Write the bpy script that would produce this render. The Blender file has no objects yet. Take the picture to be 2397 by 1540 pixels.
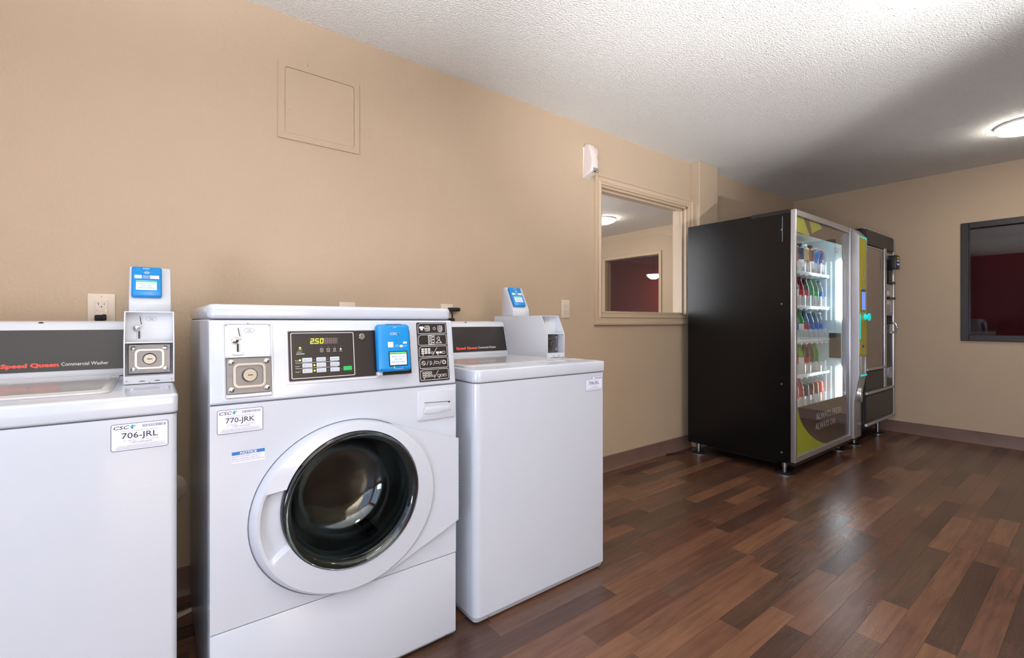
import bpy, bmesh, math, random
from mathutils import Matrix, Vector
random.seed(7)
PI = math.pi
scene = bpy.context.scene
C = scene.collection

# ------------------------------------------------------------------ camera, light, exposure
FPX, CXP, HOR, CAMH = 1092.0, 1198.5, 753.0, 1.04
cd = bpy.data.cameras.new('camera')
cd.sensor_width = 36.0
cd.lens = 36.0 * FPX / 2397.0
cd.shift_y = -(770.0 - HOR) / 2397.0
cd.clip_start = 0.02
cam = bpy.data.objects.new('camera', cd); C.objects.link(cam)
cam.location = (0, 0, CAMH)
cam.rotation_euler = (PI / 2, 0, -math.atan2(0.6092, 0.7930))
scene.camera = cam
scene.view_settings.view_transform = 'Standard'
scene.view_settings.look = 'None'
scene.view_settings.gamma = 1.0
scene.view_settings.use_curve_mapping = False
scene.view_settings.exposure = -0.08
scene.cycles.adaptive_threshold = 0.02
scene.cycles.max_bounces = 7
scene.cycles.diffuse_bounces = 4
scene.cycles.glossy_bounces = 4
scene.cycles.transmission_bounces = 7
scene.cycles.transparent_max_bounces = 10
scene.cycles.caustics_reflective = False
scene.cycles.caustics_refractive = False

world = bpy.data.worlds.new('sky'); scene.world = world
world.use_nodes = True
wb = world.node_tree.nodes['Background']
wb.inputs[0].default_value = (0.55, 0.70, 1.0, 1)
wb.inputs[1].default_value = 1.6

RX0, RX1, RY0, RY1, RH = -1.95, 5.58, -3.0, 2.18, 2.36     # the laundry room
WINL = (-2.35, 0.25, 0.08, 2.15)                            # window in the left wall: y0, y1, z0, z1
WINF = (-1.75, 0.02, 0.06, 2.1)                               # window in the front wall: x0, x1, z0, z1

def area_light(name, loc, rot, sx, sy, power, col):
    l = bpy.data.lights.new(name, 'AREA'); l.shape = 'RECTANGLE'; l.size = sx; l.size_y = sy
    l.energy = power; l.color = col
    o = bpy.data.objects.new(name, l); C.objects.link(o); o.location = loc; o.rotation_euler = rot
    return o
DAY = (0.62, 0.80, 1.0)
area_light('daylight_left', (RX0 - 0.16, (WINL[0] + WINL[1]) / 2, (WINL[2] + WINL[3]) / 2), (0, -PI / 2, 0),
         WINL[3] - WINL[2], WINL[1] - WINL[0], 30, DAY)
area_light('daylight_front', ((WINF[0] + WINF[1]) / 2, RY0 - 0.16, (WINF[2] + WINF[3]) / 2), (PI / 2, 0, 0),
         WINF[1] - WINF[0], WINF[3] - WINF[2], 14, DAY)
# area lights added outside the windows, aimed up to brighten the ceiling
area_light('ceiling_uplight_left', (RX0 - 1.25, -1.05, -0.15), (0, PI + 1.05, 0), 1.8, 3.0, 380, (0.88, 0.94, 1.0))
area_light('ceiling_uplight_front', (-0.87, RY0 - 1.25, -0.15), (PI - 0.70, 0, 0), 2.2, 1.8, 20, (0.88, 0.94, 1.0))
area_light('next_room_fill', (1.25, 4.4, 1.3), (0, -PI / 2, 0), 1.6, 2.4, 110, (0.95, 0.97, 1.0))  # unseen area light added to brighten the next room
# unseen spot added behind the camera, bounced off the ceiling to brighten the room
fl = bpy.data.lights.new('ceiling_fill_spot', 'SPOT'); fl.energy = 1450; fl.spot_size = math.radians(136); fl.spot_blend = 0.2
fl.shadow_soft_size = 0.08; fl.color = (0.93, 0.97, 1.0)
flo = bpy.data.objects.new('ceiling_fill_spot', fl); C.objects.link(flo); flo.location = (0.357, -2.644, 0.06); flo.rotation_euler = (PI, -0.14, 0)
# second unseen spot, added for a soft bright beam across the ceiling
sg = bpy.data.lights.new('ceiling_beam_spot', 'SPOT'); sg.energy = 1150; sg.spot_size = math.radians(34); sg.spot_blend = 1.0
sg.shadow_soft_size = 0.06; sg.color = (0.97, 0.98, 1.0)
sgo = bpy.data.objects.new('ceiling_beam_spot', sg); C.objects.link(sgo); sgo.location = (0.357, -2.644, 0.06)
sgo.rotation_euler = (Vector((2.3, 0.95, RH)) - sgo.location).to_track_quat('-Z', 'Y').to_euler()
LAMP_POWER = 38.0

# ------------------------------------------------------------------ materials
def s2l(c):
    return tuple(((v / 255.0) / 12.92 if v / 255.0 <= 0.04045 else ((v / 255.0 + 0.055) / 1.055) ** 2.4) for v in c[:3]) + (1.0,)
MATS = {}
def mat(name, col, rough=0.5, metal=0.0, spec=0.5, emit=None, estr=0.0, trans=0.0, ior=1.45, alpha=1.0, coat=0.0):
    m = bpy.data.materials.new(name); m.use_nodes = True
    b = m.node_tree.nodes['Principled BSDF']
    b.inputs['Base Color'].default_value = s2l(col)
    b.inputs['Roughness'].default_value = rough
    b.inputs['Metallic'].default_value = metal
    b.inputs['Specular IOR Level'].default_value = spec
    b.inputs['IOR'].default_value = ior
    b.inputs['Transmission Weight'].default_value = trans
    b.inputs['Alpha'].default_value = alpha
    b.inputs['Coat Weight'].default_value = coat
    if emit:
        b.inputs['Emission Color'].default_value = s2l(emit)
        b.inputs['Emission Strength'].default_value = estr
    MATS[name] = m
    return m
def nodes(m):
    nt = m.node_tree
    return nt, nt.nodes, nt.links, nt.nodes['Principled BSDF']
def bump_noise(m, scale, strength, dist, detail=2.0, rough=0.5, ramp=None, kind='noise'):
    nt, N, L, b = nodes(m)
    tc = N.new('ShaderNodeNewGeometry')
    if kind == 'noise':
        t = N.new('ShaderNodeTexNoise'); t.inputs['Scale'].default_value = scale
        t.inputs['Detail'].default_value = detail; t.inputs['Roughness'].default_value = rough
        out = t.outputs[0]
    else:
        t = N.new('ShaderNodeTexVoronoi'); t.inputs['Scale'].default_value = scale
        t.feature = 'SMOOTH_F1'
        out = t.outputs['Distance']
    L.new(tc.outputs['Position'], t.inputs['Vector'])
    if ramp:
        r = N.new('ShaderNodeMapRange'); r.inputs[1].default_value, r.inputs[2].default_value = ramp
        L.new(out, r.inputs[0]); out = r.outputs[0]
    bp = N.new('ShaderNodeBump'); bp.inputs['Strength'].default_value = strength; bp.inputs['Distance'].default_value = dist
    L.new(out, bp.inputs['Height']); L.new(bp.outputs[0], b.inputs['Normal'])
    return bp
def vary(m, c2, scale, lo=0.35, hi=0.65, detail=3.0):
    """soft large-scale mottling of the paint colour"""
    nt, N, L, b = nodes(m)
    g = N.new('ShaderNodeNewGeometry'); t = N.new('ShaderNodeTexNoise')
    t.inputs['Scale'].default_value = scale; t.inputs['Detail'].default_value = detail
    L.new(g.outputs['Position'], t.inputs['Vector'])
    r = N.new('ShaderNodeMapRange'); r.inputs[1].default_value = lo; r.inputs[2].default_value = hi
    L.new(t.outputs[0], r.inputs[0])
    mx = N.new('ShaderNodeMix'); mx.data_type = 'RGBA'
    mx.inputs['A'].default_value = b.inputs['Base Color'].default_value; mx.inputs['B'].default_value = s2l(c2)
    L.new(r.outputs[0], mx.inputs['Factor']); L.new(mx.outputs['Result'], b.inputs['Base Color'])

m_wall = mat('tan_paint', (191, 170, 146), 0.62, spec=0.35)
vary(m_wall, (187, 166, 142), 1.3)
bump_noise(m_wall, 95, 0.2, 0.004, 2.5, ramp=(0.42, 0.75))
m_trim = mat('tan_gloss_trim', (194, 172, 147), 0.38)
m_ceil = mat('popcorn_ceiling', (246, 244, 240), 0.8, spec=0.2)
bump_noise(m_ceil, 125, 0.7, 0.011, 3.0, 0.6, ramp=(0.35, 0.8))
m_red = mat('red_paint', (136, 34, 38), 0.6); bump_noise(m_red, 95, 0.25, 0.003)
m_base = mat('vinyl_base', (118, 92, 82), 0.42); vary(m_base, (108, 84, 76), 6)
m_white = mat('white_enamel', (194, 199, 211), 0.16, spec=0.5, coat=0.3)
m_white2 = mat('white_plastic', (203, 206, 213), 0.35)
m_side = mat('white_side_enamel', (190, 195, 206), 0.22)
m_seam = mat('dark_seam', (96, 98, 104), 0.6)
m_lid = mat('lid_enamel', (200, 199, 200), 0.14, coat=0.3)
m_console = mat('charcoal_console', (42, 38, 37), 0.34)
m_black = mat('black_plastic', (22, 21, 22), 0.35)
m_rubber = mat('black_rubber', (26, 24, 24), 0.7)
m_steel = mat('brushed_steel', (158, 158, 162), 0.30, metal=1.0)
bump_noise(m_steel, 400, 0.05, 0.001)
m_chrome = mat('chrome', (215, 215, 215), 0.12, metal=1.0)
m_lock = mat('lock_nickel', (150, 147, 144), 0.36, metal=1.0)
m_alu = mat('silver_aluminium', (196, 196, 200), 0.34, metal=0.85)
m_silverp = mat('silver_paint', (176, 174, 176), 0.32, metal=0.55)
m_blue = mat('blue_reader_plastic', (20, 132, 206), 0.28)
m_blue2 = mat('blue_notice_ink', (45, 110, 178), 0.5)
m_ink = mat('dark_ink', (46, 48, 72), 0.6)
m_inkb = mat('black_ink', (38, 38, 40), 0.6)
m_inkg = mat('grey_ink', (120, 122, 145), 0.6)
m_inkr = mat('red_orange_ink', (226, 84, 62), 0.5)
m_inkw = mat('white_ink', (225, 222, 220), 0.5)
m_paper = mat('label_paper', (222, 222, 240), 0.45)
m_logo1 = mat('logo_teal', (40, 150, 195), 0.5)
m_logo2 = mat('logo_navy', (28, 50, 110), 0.5)
m_logo3 = mat('logo_green', (80, 180, 120), 0.5)
m_overlay = mat('black_overlay', (38, 34, 35), 0.35)
m_btn = mat('grey_button', (196, 202, 212), 0.45)
m_green = mat('green_button', (30, 176, 84), 0.4)
m_led = mat('led_yellow', (200, 230, 20), 0.5, emit=(205, 235, 20), estr=1.6)
m_ledoff = mat('led_off', (112, 100, 96), 0.5)
m_screen = mat('lcd_screen', (196, 208, 226), 0.3, emit=(180, 195, 235), estr=0.35)
m_screen2 = mat('lcd_green_bar', (60, 180, 70), 0.3, emit=(60, 190, 70), estr=0.3)
m_lcdtext = mat('lcd_text', (120, 124, 170), 0.5)
m_drum = mat('drum_steel', (92, 86, 82), 0.3, metal=0.9)
m_gasket = mat('grey_gasket', (70, 70, 72), 0.6)
m_glass = mat('clear_glass', (255, 255, 255), 0.0, trans=1.0, ior=1.5)
def thin_glass(name, refl, tint=(1, 1, 1)):
    m = bpy.data.materials.new(name); m.use_nodes = True; N = m.node_tree.nodes; L = m.node_tree.links
    N.remove(N['Principled BSDF']); out = N['Material Output']
    tr = N.new('ShaderNodeBsdfTransparent'); tr.inputs[0].default_value = tint + (1,)
    gl = N.new('ShaderNodeBsdfGlossy'); gl.inputs['Roughness'].default_value = 0.0
    lw = N.new('ShaderNodeLayerWeight'); lw.inputs[0].default_value = 0.5
    pw = N.new('ShaderNodeMath'); pw.operation = 'POWER'; pw.inputs[1].default_value = 4.0
    ma = N.new('ShaderNodeMath'); ma.operation = 'MULTIPLY_ADD'; ma.inputs[1].default_value = 1 - refl; ma.inputs[2].default_value = refl
    mx = N.new('ShaderNodeMixShader')
    L.new(lw.outputs['Facing'], pw.inputs[0]); L.new(pw.outputs[0], ma.inputs[0]); L.new(ma.outputs[0], mx.inputs[0]); L.new(tr.outputs[0], mx.inputs[1]); L.new(gl.outputs[0], mx.inputs[2]); L.new(mx.outputs[0], out.inputs[0])
    return m
m_pane = thin_glass('window_pane', 0.035)
m_bowl = mat('door_glass', (206, 226, 228), 0.0, trans=1.0, ior=1.52)
m_plate = mat('almond_plate', (219, 203, 186), 0.35)
m_vblack = mat('black_cabinet_paint', (8, 8, 10), 0.24, spec=0.4)
bump_noise(m_vblack, 30, 0.03, 0.002)
m_liner = mat('white_liner', (205, 224, 226), 0.35)
m_tray = mat('frosted_tray', (226, 238, 240), 0.25, emit=(226, 240, 245), estr=0.0)
m_clear = mat('clear_lane_plastic', (245, 250, 252), 0.08, alpha=0.28, spec=1.0)
m_ledw = mat('led_fill_tube', (255, 255, 255), 0.4, emit=(235, 249, 252), estr=18.0)
m_ledw2 = mat('led_tube_bright', (255, 255, 255), 0.4, emit=(238, 249, 255), estr=85.0)
m_ledrefl = mat('led_reflection_dots', (255, 255, 255), 0.4, emit=(225, 242, 255), estr=2.0)
m_lime = mat('lime_print', (190, 205, 12), 0.35)
m_brownp = mat('dark_print', (74, 62, 56), 0.2)
m_fascia = mat('olive_fascia', (176, 166, 34), 0.3)
m_cyan = mat('cyan_glow', (40, 215, 215), 0.4, emit=(30, 220, 220), estr=0.5)
m_bscreen = mat('blue_screen', (120, 150, 240), 0.3, emit=(110, 140, 240), estr=0.7)
m_frame_dark = mat('dark_bronze_frame', (42, 37, 39), 0.35)
m_darkroom = mat('dark_interior', (46, 40, 40), 0.7)
m_dispglass = mat('reflecting_display_glass', (120, 106, 98), 0.07, spec=0.7)  # grey-brown reflection put into the glass colour
m_vpanel = mat('charcoal_panel', (46, 43, 43), 0.4)
m_lampglass = mat('lamp_diffuser', (255, 252, 245), 0.4, emit=(255, 247, 235), estr=LAMP_POWER)
m_lamprim = mat('lamp_rim', (236, 234, 230), 0.4)
m_fresh = mat('dispenser_plastic', (226, 214, 210), 0.35)
m_brass = mat('nickel', (205, 198, 180), 0.25, metal=1.0)
m_greyplate = mat('vault_plate', (118, 118, 122), 0.38, metal=0.8)
m_pink = mat('curtain_fabric', (214, 190, 205), 0.9)

def wood(i, c1, c2):
    m = mat('plank_tone_%s' % i, c1, 0.23, spec=0.6)
    nt, N, L, b = nodes(m)
    g = N.new('ShaderNodeNewGeometry'); oi = N.new('ShaderNodeObjectInfo')
    off = N.new('ShaderNodeVectorMath'); off.operation = 'MULTIPLY_ADD'
    off.inputs[1].default_value = (9.0, 37.0, 0.0)
    cx = N.new('ShaderNodeCombineXYZ')
    L.new(oi.outputs['Random'], cx.inputs[0]); L.new(oi.outputs['Random'], cx.inputs[1])
    L.new(cx.outputs[0], off.inputs[0]); L.new(g.outputs['Position'], off.inputs[2])
    mp = N.new('ShaderNodeMapping'); mp.inputs['Scale'].default_value = (1.6, 22.0, 1.0)
    L.new(off.outputs[0], mp.inputs['Vector'])
    t = N.new('ShaderNodeTexNoise'); t.inputs['Scale'].default_value = 2.2; t.inputs['Detail'].default_value = 6
    t.inputs['Roughness'].default_value = 0.62; t.inputs['Distortion'].default_value = 0.6
    L.new(mp.outputs[0], t.inputs['Vector'])
    t2 = N.new('ShaderNodeTexNoise'); t2.inputs['Scale'].default_value = 5.0; t2.inputs['Detail'].default_value = 2
    L.new(off.outputs[0], t2.inputs['Vector'])
    ad = N.new('ShaderNodeMath'); ad.operation = 'MULTIPLY_ADD'; ad.inputs[1].default_value = 0.45
    L.new(t2.outputs[0], ad.inputs[0]); L.new(t.outputs[0], ad.inputs[2])
    r = N.new('ShaderNodeMapRange'); r.inputs[1].default_value = 0.5; r.inputs[2].default_value = 0.95
    L.new(ad.outputs[0], r.inputs[0])
    mx = N.new('ShaderNodeMix'); mx.data_type = 'RGBA'
    mx.inputs['A'].default_value = s2l(c1); mx.inputs['B'].default_value = s2l(c2)
    L.new(r.outputs[0], mx.inputs['Factor']); L.new(mx.outputs['Result'], b.inputs['Base Color'])
    tb = N.new('ShaderNodeTexNoise'); tb.inputs['Scale'].default_value = 150; tb.inputs['Detail'].default_value = 2
    mp2 = N.new('ShaderNodeMapping'); mp2.inputs['Scale'].default_value = (0.6, 1.6, 1.0)
    L.new(g.outputs['Position'], mp2.inputs['Vector']); L.new(mp2.outputs[0], tb.inputs['Vector'])
    bp = N.new('ShaderNodeBump'); bp.inputs['Strength'].default_value = 0.30; bp.inputs['Distance'].default_value = 0.002
    L.new(tb.outputs[0], bp.inputs['Height']); L.new(bp.outputs[0], b.inputs['Normal'])
    return m
TONES = [wood(i, a, b) for i, (a, b) in enumerate([
    ((76, 50, 40), (98, 67, 53)), ((84, 57, 46), (106, 74, 58)), ((92, 63, 50), (116, 81, 63)),
    ((100, 70, 54), (124, 88, 67)), ((62, 44, 38), (82, 58, 48)), ((80, 58, 48), (100, 73, 60)),
    ((88, 60, 48), (110, 77, 60)), ((70, 51, 43), (90, 66, 54))])]

# ------------------------------------------------------------------ mesh building helpers
class B:
    """collects simple solids; obj() links them as ONE mesh object"""
    def __init__(s, M=None):
        s.v = []; s.f = []; s.M = M or Matrix.Identity(4)
    def add(s, verts, faces, M=None):
        T = s.M @ M if M is not None else s.M
        o = len(s.v)
        s.v += [tuple(T @ Vector(p)) for p in verts]
        s.f += [tuple(i + o for i in f) for f in faces]
        return s
    def bm(s, bm, M=None):
        bm.verts.index_update()
        s.add([v.co[:] for v in bm.verts], [[v.index for v in f.verts] for f in bm.faces], M); bm.free()
        return s
    def box(s, x0, x1, y0, y1, z0, z1, r=0.0, seg=2, M=None):
        bm = bmesh.new(); bmesh.ops.create_cube(bm, size=1.0)
        for v in bm.verts:
            v.co = Vector(((x0 + x1) / 2 + v.co.x * (x1 - x0), (y0 + y1) / 2 + v.co.y * (y1 - y0), (z0 + z1) / 2 + v.co.z * (z1 - z0)))
        if r > 0:
            bmesh.ops.bevel(bm, geom=bm.edges[:], offset=r, segments=seg, affect='EDGES', profile=0.5)
        return s.bm(bm, M)
    def prism(s, pts, axis, a, b, r=0.0, seg=2, M=None):
        f = {'x': lambda p, t: (t, p[0], p[1]), 'y': lambda p, t: (p[0], t, p[1]), 'z': lambda p, t: (p[0], p[1], t)}[axis]
        bm = bmesh.new()
        lo = [bm.verts.new(f(p, a)) for p in pts]; hi = [bm.verts.new(f(p, b)) for p in pts]
        n = len(pts)
        bm.faces.new(lo); bm.faces.new(hi[::-1])
        for i in range(n):
            bm.faces.new((lo[i], hi[i], hi[(i + 1) % n], lo[(i + 1) % n]))
        bmesh.ops.recalc_face_normals(bm, faces=bm.faces[:])
        if r > 0:
            ed = [e for e in bm.edges if len(e.link_faces) == 2 and e.calc_face_angle(0) > 0.45]
            bmesh.ops.bevel(bm, geom=ed, offset=r, segments=seg, affect='EDGES', profile=0.5)
        return s.bm(bm, M)
    def ring(s, outer, inner, axis, a, b, M=None):
        """a solid plate with a hole: two loops with the same number of points"""
        f = {'x': lambda p, t: (t, p[0], p[1]), 'y': lambda p, t: (p[0], t, p[1]), 'z': lambda p, t: (p[0], p[1], t)}[axis]
        n = len(outer); V = []
        for loop, t in ((outer, a), (inner, a), (inner, b), (outer, b)): V += [f(p, t) for p in loop]
        F = []
        for k in range(4):
            for i in range(n):
                j = (i + 1) % n; q = (k + 1) % 4
                F.append((k * n + i, k * n + j, q * n + j, q * n + i))
        bm = bmesh.new(); vs = [bm.verts.new(p) for p in V]
        for q in F: bm.faces.new([vs[i] for i in q])
        bmesh.ops.recalc_face_normals(bm, faces=bm.faces[:])
        return s.bm(bm, M)
    def lathe(s, prof, cx=0, cy=0, n=32, axis='z', z0=0, M=None, cap=True):
        """profile of (radius, height) turned about an axis through (cx, cy)"""
        V = []; F = []
        for r, h in prof:
            for i in range(n):
                a = 2 * PI * i / n
                V.append((r * math.cos(a), r * math.sin(a), h))
        for k in range(len(prof) - 1):
            for i in range(n):
                j = (i + 1) % n
                F.append((k * n + i, k * n + j, (k + 1) * n + j, (k + 1) * n + i))
        if cap:
            F.append(tuple(range(n))[::-1]); F.append(tuple((len(prof) - 1) * n + i for i in range(n)))
        if axis == 'z': T = Matrix.Translation((cx, cy, z0))
        elif axis == 'y': T = Matrix.Translation((cx, z0, cy)) @ Matrix.Rotation(-PI / 2, 4, 'X')   # height runs along +y
        else: T = Matrix.Translation((z0, cx, cy)) @ Matrix.Rotation(PI / 2, 4, 'Y')
        return s.add(V, F, (M @ T) if M is not None else T)
    def tube(s, path, r, n=8, M=None):
        V = []; F = []
        P = [Vector(p) for p in path]
        for k, p in enumerate(P):
            d = (P[min(k + 1, len(P) - 1)] - P[max(k - 1, 0)]).normalized()
            u = d.orthogonal().normalized() if k == 0 else (u - d * u.dot(d)).normalized()
            w = d.cross(u)
            for i in range(n):
                a = 2 * PI * i / n; V.append(p + (u * math.cos(a) + w * math.sin(a)) * r)
        for k in range(len(P) - 1):
            for i in range(n):
                j = (i + 1) % n; F.append((k * n + i, k * n + j, (k + 1) * n + j, (k + 1) * n + i))
        F.append(tuple(range(n))[::-1]); F.append(tuple((len(P) - 1) * n + i for i in range(n)))
        return s.add([tuple(v) for v in V], F, M)
    # flat print: drawn in the x-z plane, facing -y
    def flat(s, pts, y=0.0, M=None):
        return s.add([(p[0], y, p[1]) for p in pts], [tuple(range(len(pts)))], M)
    def rect(s, x0, x1, z0, z1, y=0.0, M=None):
        return s.flat([(x0, z0), (x1, z0), (x1, z1), (x0, z1)], y, M)
    def stroke(s, pts, w, y=0.0, closed=False, M=None):
        P = [Vector((p[0], p[1])) for p in pts]; n = len(P); V = []; F = []
        for i in range(n):
            a = P[(i - 1) % n] if (closed or i > 0) else P[i]; c = P[(i + 1) % n] if (closed or i < n - 1) else P[i]
            d = (c - a); d = d.normalized() if d.length > 1e-9 else Vector((1, 0))
            nn = Vector((-d.y, d.x)) * w / 2
            V += [(P[i].x + nn.x, y, P[i].y + nn.y), (P[i].x - nn.x, y, P[i].y - nn.y)]
        for i in range(n if closed else n - 1):
            j = (i + 1) % n; F.append((2 * i, 2 * i + 1, 2 * j + 1, 2 * j))
        return s.add(V, F, M)
    def text(s, key, x, z, size, y=0.0, w=None, M=None, sx=1.0, shear=0.0):
        """text with its lower-left corner at (x, z); size = cap height; w = wanted width"""
        V, F, W, Hh = TXT[key]
        k = size / Hh; kx = (w / W) if w else k * sx
        return s.add([(x + p[0] * kx + p[1] * k * shear, y, z + p[1] * k) for p in V], F, M)
    def obj(s, name, m, parent=None, smooth=True, angle=35):
        me = bpy.data.meshes.new(name); me.from_pydata(s.v, [], s.f); me.update()
        me.materials.append(m)
        if smooth:
            me.polygons.foreach_set('use_smooth', [True] * len(me.polygons)); me.set_sharp_from_angle(angle=math.radians(angle))
        o = bpy.data.objects.new(name, me); C.objects.link(o); o.parent = parent
        return o

TXT = {}
def prepare_text(items):
    tmp = []
    for s, bold in items:
        cu = bpy.data.curves.new('t', 'FONT'); cu.body = s; cu.size = 1.0; cu.resolution_u = 2; cu.offset = bold
        o = bpy.data.objects.new('t', cu); C.objects.link(o); tmp.append((s, bold, o))
    bpy.context.view_layer.update()
    dg = bpy.context.evaluated_depsgraph_get()
    for s, bold, o in tmp:
        me = bpy.data.meshes.new_from_object(o.evaluated_get(dg))
        V = [(v.co.x, v.co.y) for v in me.vertices]; F = [tuple(p.vertices) for p in me.polygons]
        x0 = min(v[0] for v in V); x1 = max(v[0] for v in V); base = 0.0
        V = [(v[0] - x0, v[1] - base) for v in V]
        TXT[s] = (V, F, x1 - x0, 0.70)
        bpy.data.meshes.remove(me)
        cu = o.data; bpy.data.objects.remove(o); bpy.data.curves.remove(cu)
prepare_text([('Speed Queen', 0.055), ('Commercial Washer', 0.006), ('CSC', 0.012), ('706-JRL', 0.006), ('770-JRK', 0.006), ('708-JRL', 0.006),
    ('For Service', 0), ('Para Servicio', 0), ('1-877-264-6622', 0), ('Visit our website WWW.CSCSERVICEWORKS.COM', 0),
    ('Please use this number when reporting service', 0), ('NOTICE', 0.03), ('DOOR LOCK LIGHT must go out', 0),
    ('before attempting to open door.', 0), ('To open, press latch on door push out.', 0), ('25¢', 0), ('RESET', 0), ('Soil', 0), ('Cycle', 0), ('Temp', 0),
    ('LIGHT', 0), ('MEDIUM', 0), ('HEAVY', 0), ('NORMAL', 0), ('PERM PRESS', 0), ('DELICATES', 0), ('HOT', 0), ('WARM', 0), ('COLD', 0), ('WASH', 0), ('RINSE', 0),
    ('SPIN', 0), ('LOCK', 0), ('START', 0), ('SELECT CYCLE', 0), ('AND THEN', 0), ('MAKE PAYMENT', 0), ('ALWAYS FRESH,', 0), ('ALWAYS ON', 0), ('OPEN', 0), ('CLOSE', 0),
    ('1', 0), ('2', 0), ('3', 0), ('4', 0), ('5', 0), ('D', 0)])

def rr(x0, x1, z0, z1, r, n=5):
    P = []
    for cx, cz, a0 in ((x1 - r, z0 + r, -PI / 2), (x1 - r, z1 - r, 0), (x0 + r, z1 - r, PI / 2), (x0 + r, z0 + r, PI)):
        for i in range(n + 1):
            a = a0 + PI / 2 * i / n; P.append((cx + r * math.cos(a), cz + r * math.sin(a)))
    return P
def circ(cx, cz, r, n=24, rz=None):
    return [(cx + r * math.cos(2 * PI * i / n), cz + (rz or r) * math.sin(2 * PI * i / n)) for i in range(n)]
def tag(o, label=None, cat=None, group=None, kind=None):
    if label: o['label'] = label
    if cat: o['category'] = cat
    if group: o['group'] = group
    if kind: o['kind'] = kind
    return o
def thing(name, label, cat, loc=(0, 0, 0), rotz=0.0, group=None):
    o = bpy.data.objects.new(name, None); C.objects.link(o); o.location = loc; o.rotation_euler = (0, 0, rotz)
    o.empty_display_size = 0.1
    return tag(o, label, cat, group)
def struct(b, name, m, label=None, parent=None, **k):
    o = b.obj(name, m, parent, **k)
    if parent is None: tag(o, label, None, None, 'structure')
    return o

# ------------------------------------------------------------------ the room
T = 0.12
# floor: dark sub-floor with planks laid on it, long side along x
floor = struct(B().box(RX0 - T, RX1 + T, RY0 - T, RY1 + T, -0.08, -0.004), 'floor', m_darkroom, 'dark brown wood-look plank floor of the laundry room')
PW = 0.078
def px(X, Y, Z):
    f = 0.6092 * X + 0.7930 * Y
    if f < 0.15: return None
    return (CXP + FPX * (0.7930 * X - 0.6092 * Y) / f, HOR - FPX * (Z - CAMH) / f)
planks = []
row = 0; y = RY1
rnd = random.Random(11)
while y > RY0:
    y0 = max(RY0, y - PW); x = RX0 - rnd.uniform(0, 0.8)
    while x < RX1:
        ln = rnd.choice((0.30, 0.42, 0.55, 0.68, 0.85)); x0, x1 = max(x, RX0), min(x + ln, RX1); x += ln
        if x1 - x0 < 0.02: continue
        pts = [px(a, b_, 0) for a in (x0, x1) for b_ in (y0, y)]
        area = 0
        if all(pts):
            qx = [min(max(p[0], 0), 2397) for p in pts]; qy = [min(max(p[1], 0), 1540) for p in pts]
            # hidden behind the washers or the vending machines: not counted as seen
            cx_, cy_ = (x0 + x1) / 2, (y0 + y) / 2
            hid = (cy_ > 1.34 and cx_ < 1.5) or (cy_ > 1.45 and cx_ > 3.4) or cx_ < 0.75 or (cx_ > 4.6 and cy_ > 1.5)
            if not hid: area = (max(qx) - min(qx)) * (max(qy) - min(qy))
        planks.append((area, x0, x1, y0, y, rnd.randrange(8)))
    y -= PW
planks.sort(reverse=True)
G = 0.00006
shared = {}
rest = {}
for k, (area, x0, x1, y0, y1, tone) in enumerate(planks):
    if k < 300 and area > 0:
        key = (round(x1 - x0, 3), round(y1 - y0, 4), tone)
        if key not in shared:
            L_, W_ = (x1 - x0) / 2 - G, (y1 - y0) / 2 - G
            b = B(); c = 0.00025
            b.add([(-L_, -W_, -0.003), (L_, -W_, -0.003), (L_, W_, -0.003), (-L_, W_, -0.003), (-L_ + c, -W_ + c, 0), (L_ - c, -W_ + c, 0), (L_ - c, W_ - c, 0), (-L_ + c, W_ - c, 0)],
                  [(4, 5, 6, 7), (0, 1, 5, 4), (1, 2, 6, 5), (2, 3, 7, 6), (3, 0, 4, 7)])
            o = b.obj('plank', TONES[tone], floor, smooth=False); shared[key] = o.data
        else:
            o = bpy.data.objects.new('plank', shared[key]); C.objects.link(o); o.parent = floor
        o.location = ((x0 + x1) / 2, (y0 + y1) / 2, 0)
    else:
        rest.setdefault(tone, []).append((x0, x1, y0, y1))
me = bpy.data.meshes.new('plank_field'); V = []; F = []; MI = []
for tone, L_ in rest.items():
    for x0, x1, y0, y1 in L_:
        o_ = len(V)
        V += [(x0 + G, y0 + G, 0), (x1 - G, y0 + G, 0), (x1 - G, y1 - G, 0), (x0 + G, y1 - G, 0), (x0 + G, y0 + G, -.003), (x1 - G, y0 + G, -.003), (x1 - G, y1 - G, -.003), (x0 + G, y1 - G, -.003)]
        F += [tuple(o_ + i for i in q) for q in ((0, 1, 2, 3), (4, 5, 1, 0), (5, 6, 2, 1), (6, 7, 3, 2), (7, 4, 0, 3))]; MI += [tone] * 5
me.from_pydata(V, [], F); me.update()
for t_ in TONES: me.materials.append(t_)
me.polygons.foreach_set('material_index', MI)
o = bpy.data.objects.new('plank_field', me); C.objects.link(o); o.parent = floor; o['kind'] = 'stuff'

struct(B().box(RX0 - T, RX1 + T, RY0 - T, RY1 + T, RH, RH + 0.1), 'ceiling', m_ceil, 'white popcorn-textured ceiling of the laundry room')

# back wall with the opening of the inner window
WX0, WX1, WZ0, WZ1 = 2.44, 3.50, 1.085, 1.985
b = B()
b.box(RX0 - T, WX0, RY1, RY1 + T, 0, RH); b.box(WX1, RX1 + T, RY1, RY1 + T, 0, RH)
b.box(WX0, WX1, RY1, RY1 + T, 0, WZ0); b.box(WX0, WX1, RY1, RY1 + T, WZ1, RH)
struct(b, 'wall_back', m_wall, 'tan textured wall behind the washers', smooth=False)
# shallow pilaster between the window and the vending machines
struct(B().box(3.556, 3.84, 2.10, RY1 + 0.002, 0.0, RH, 0.004, 1), 'trim_1', m_wall, 'tan boxed-out pilaster beside the inner window')
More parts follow.
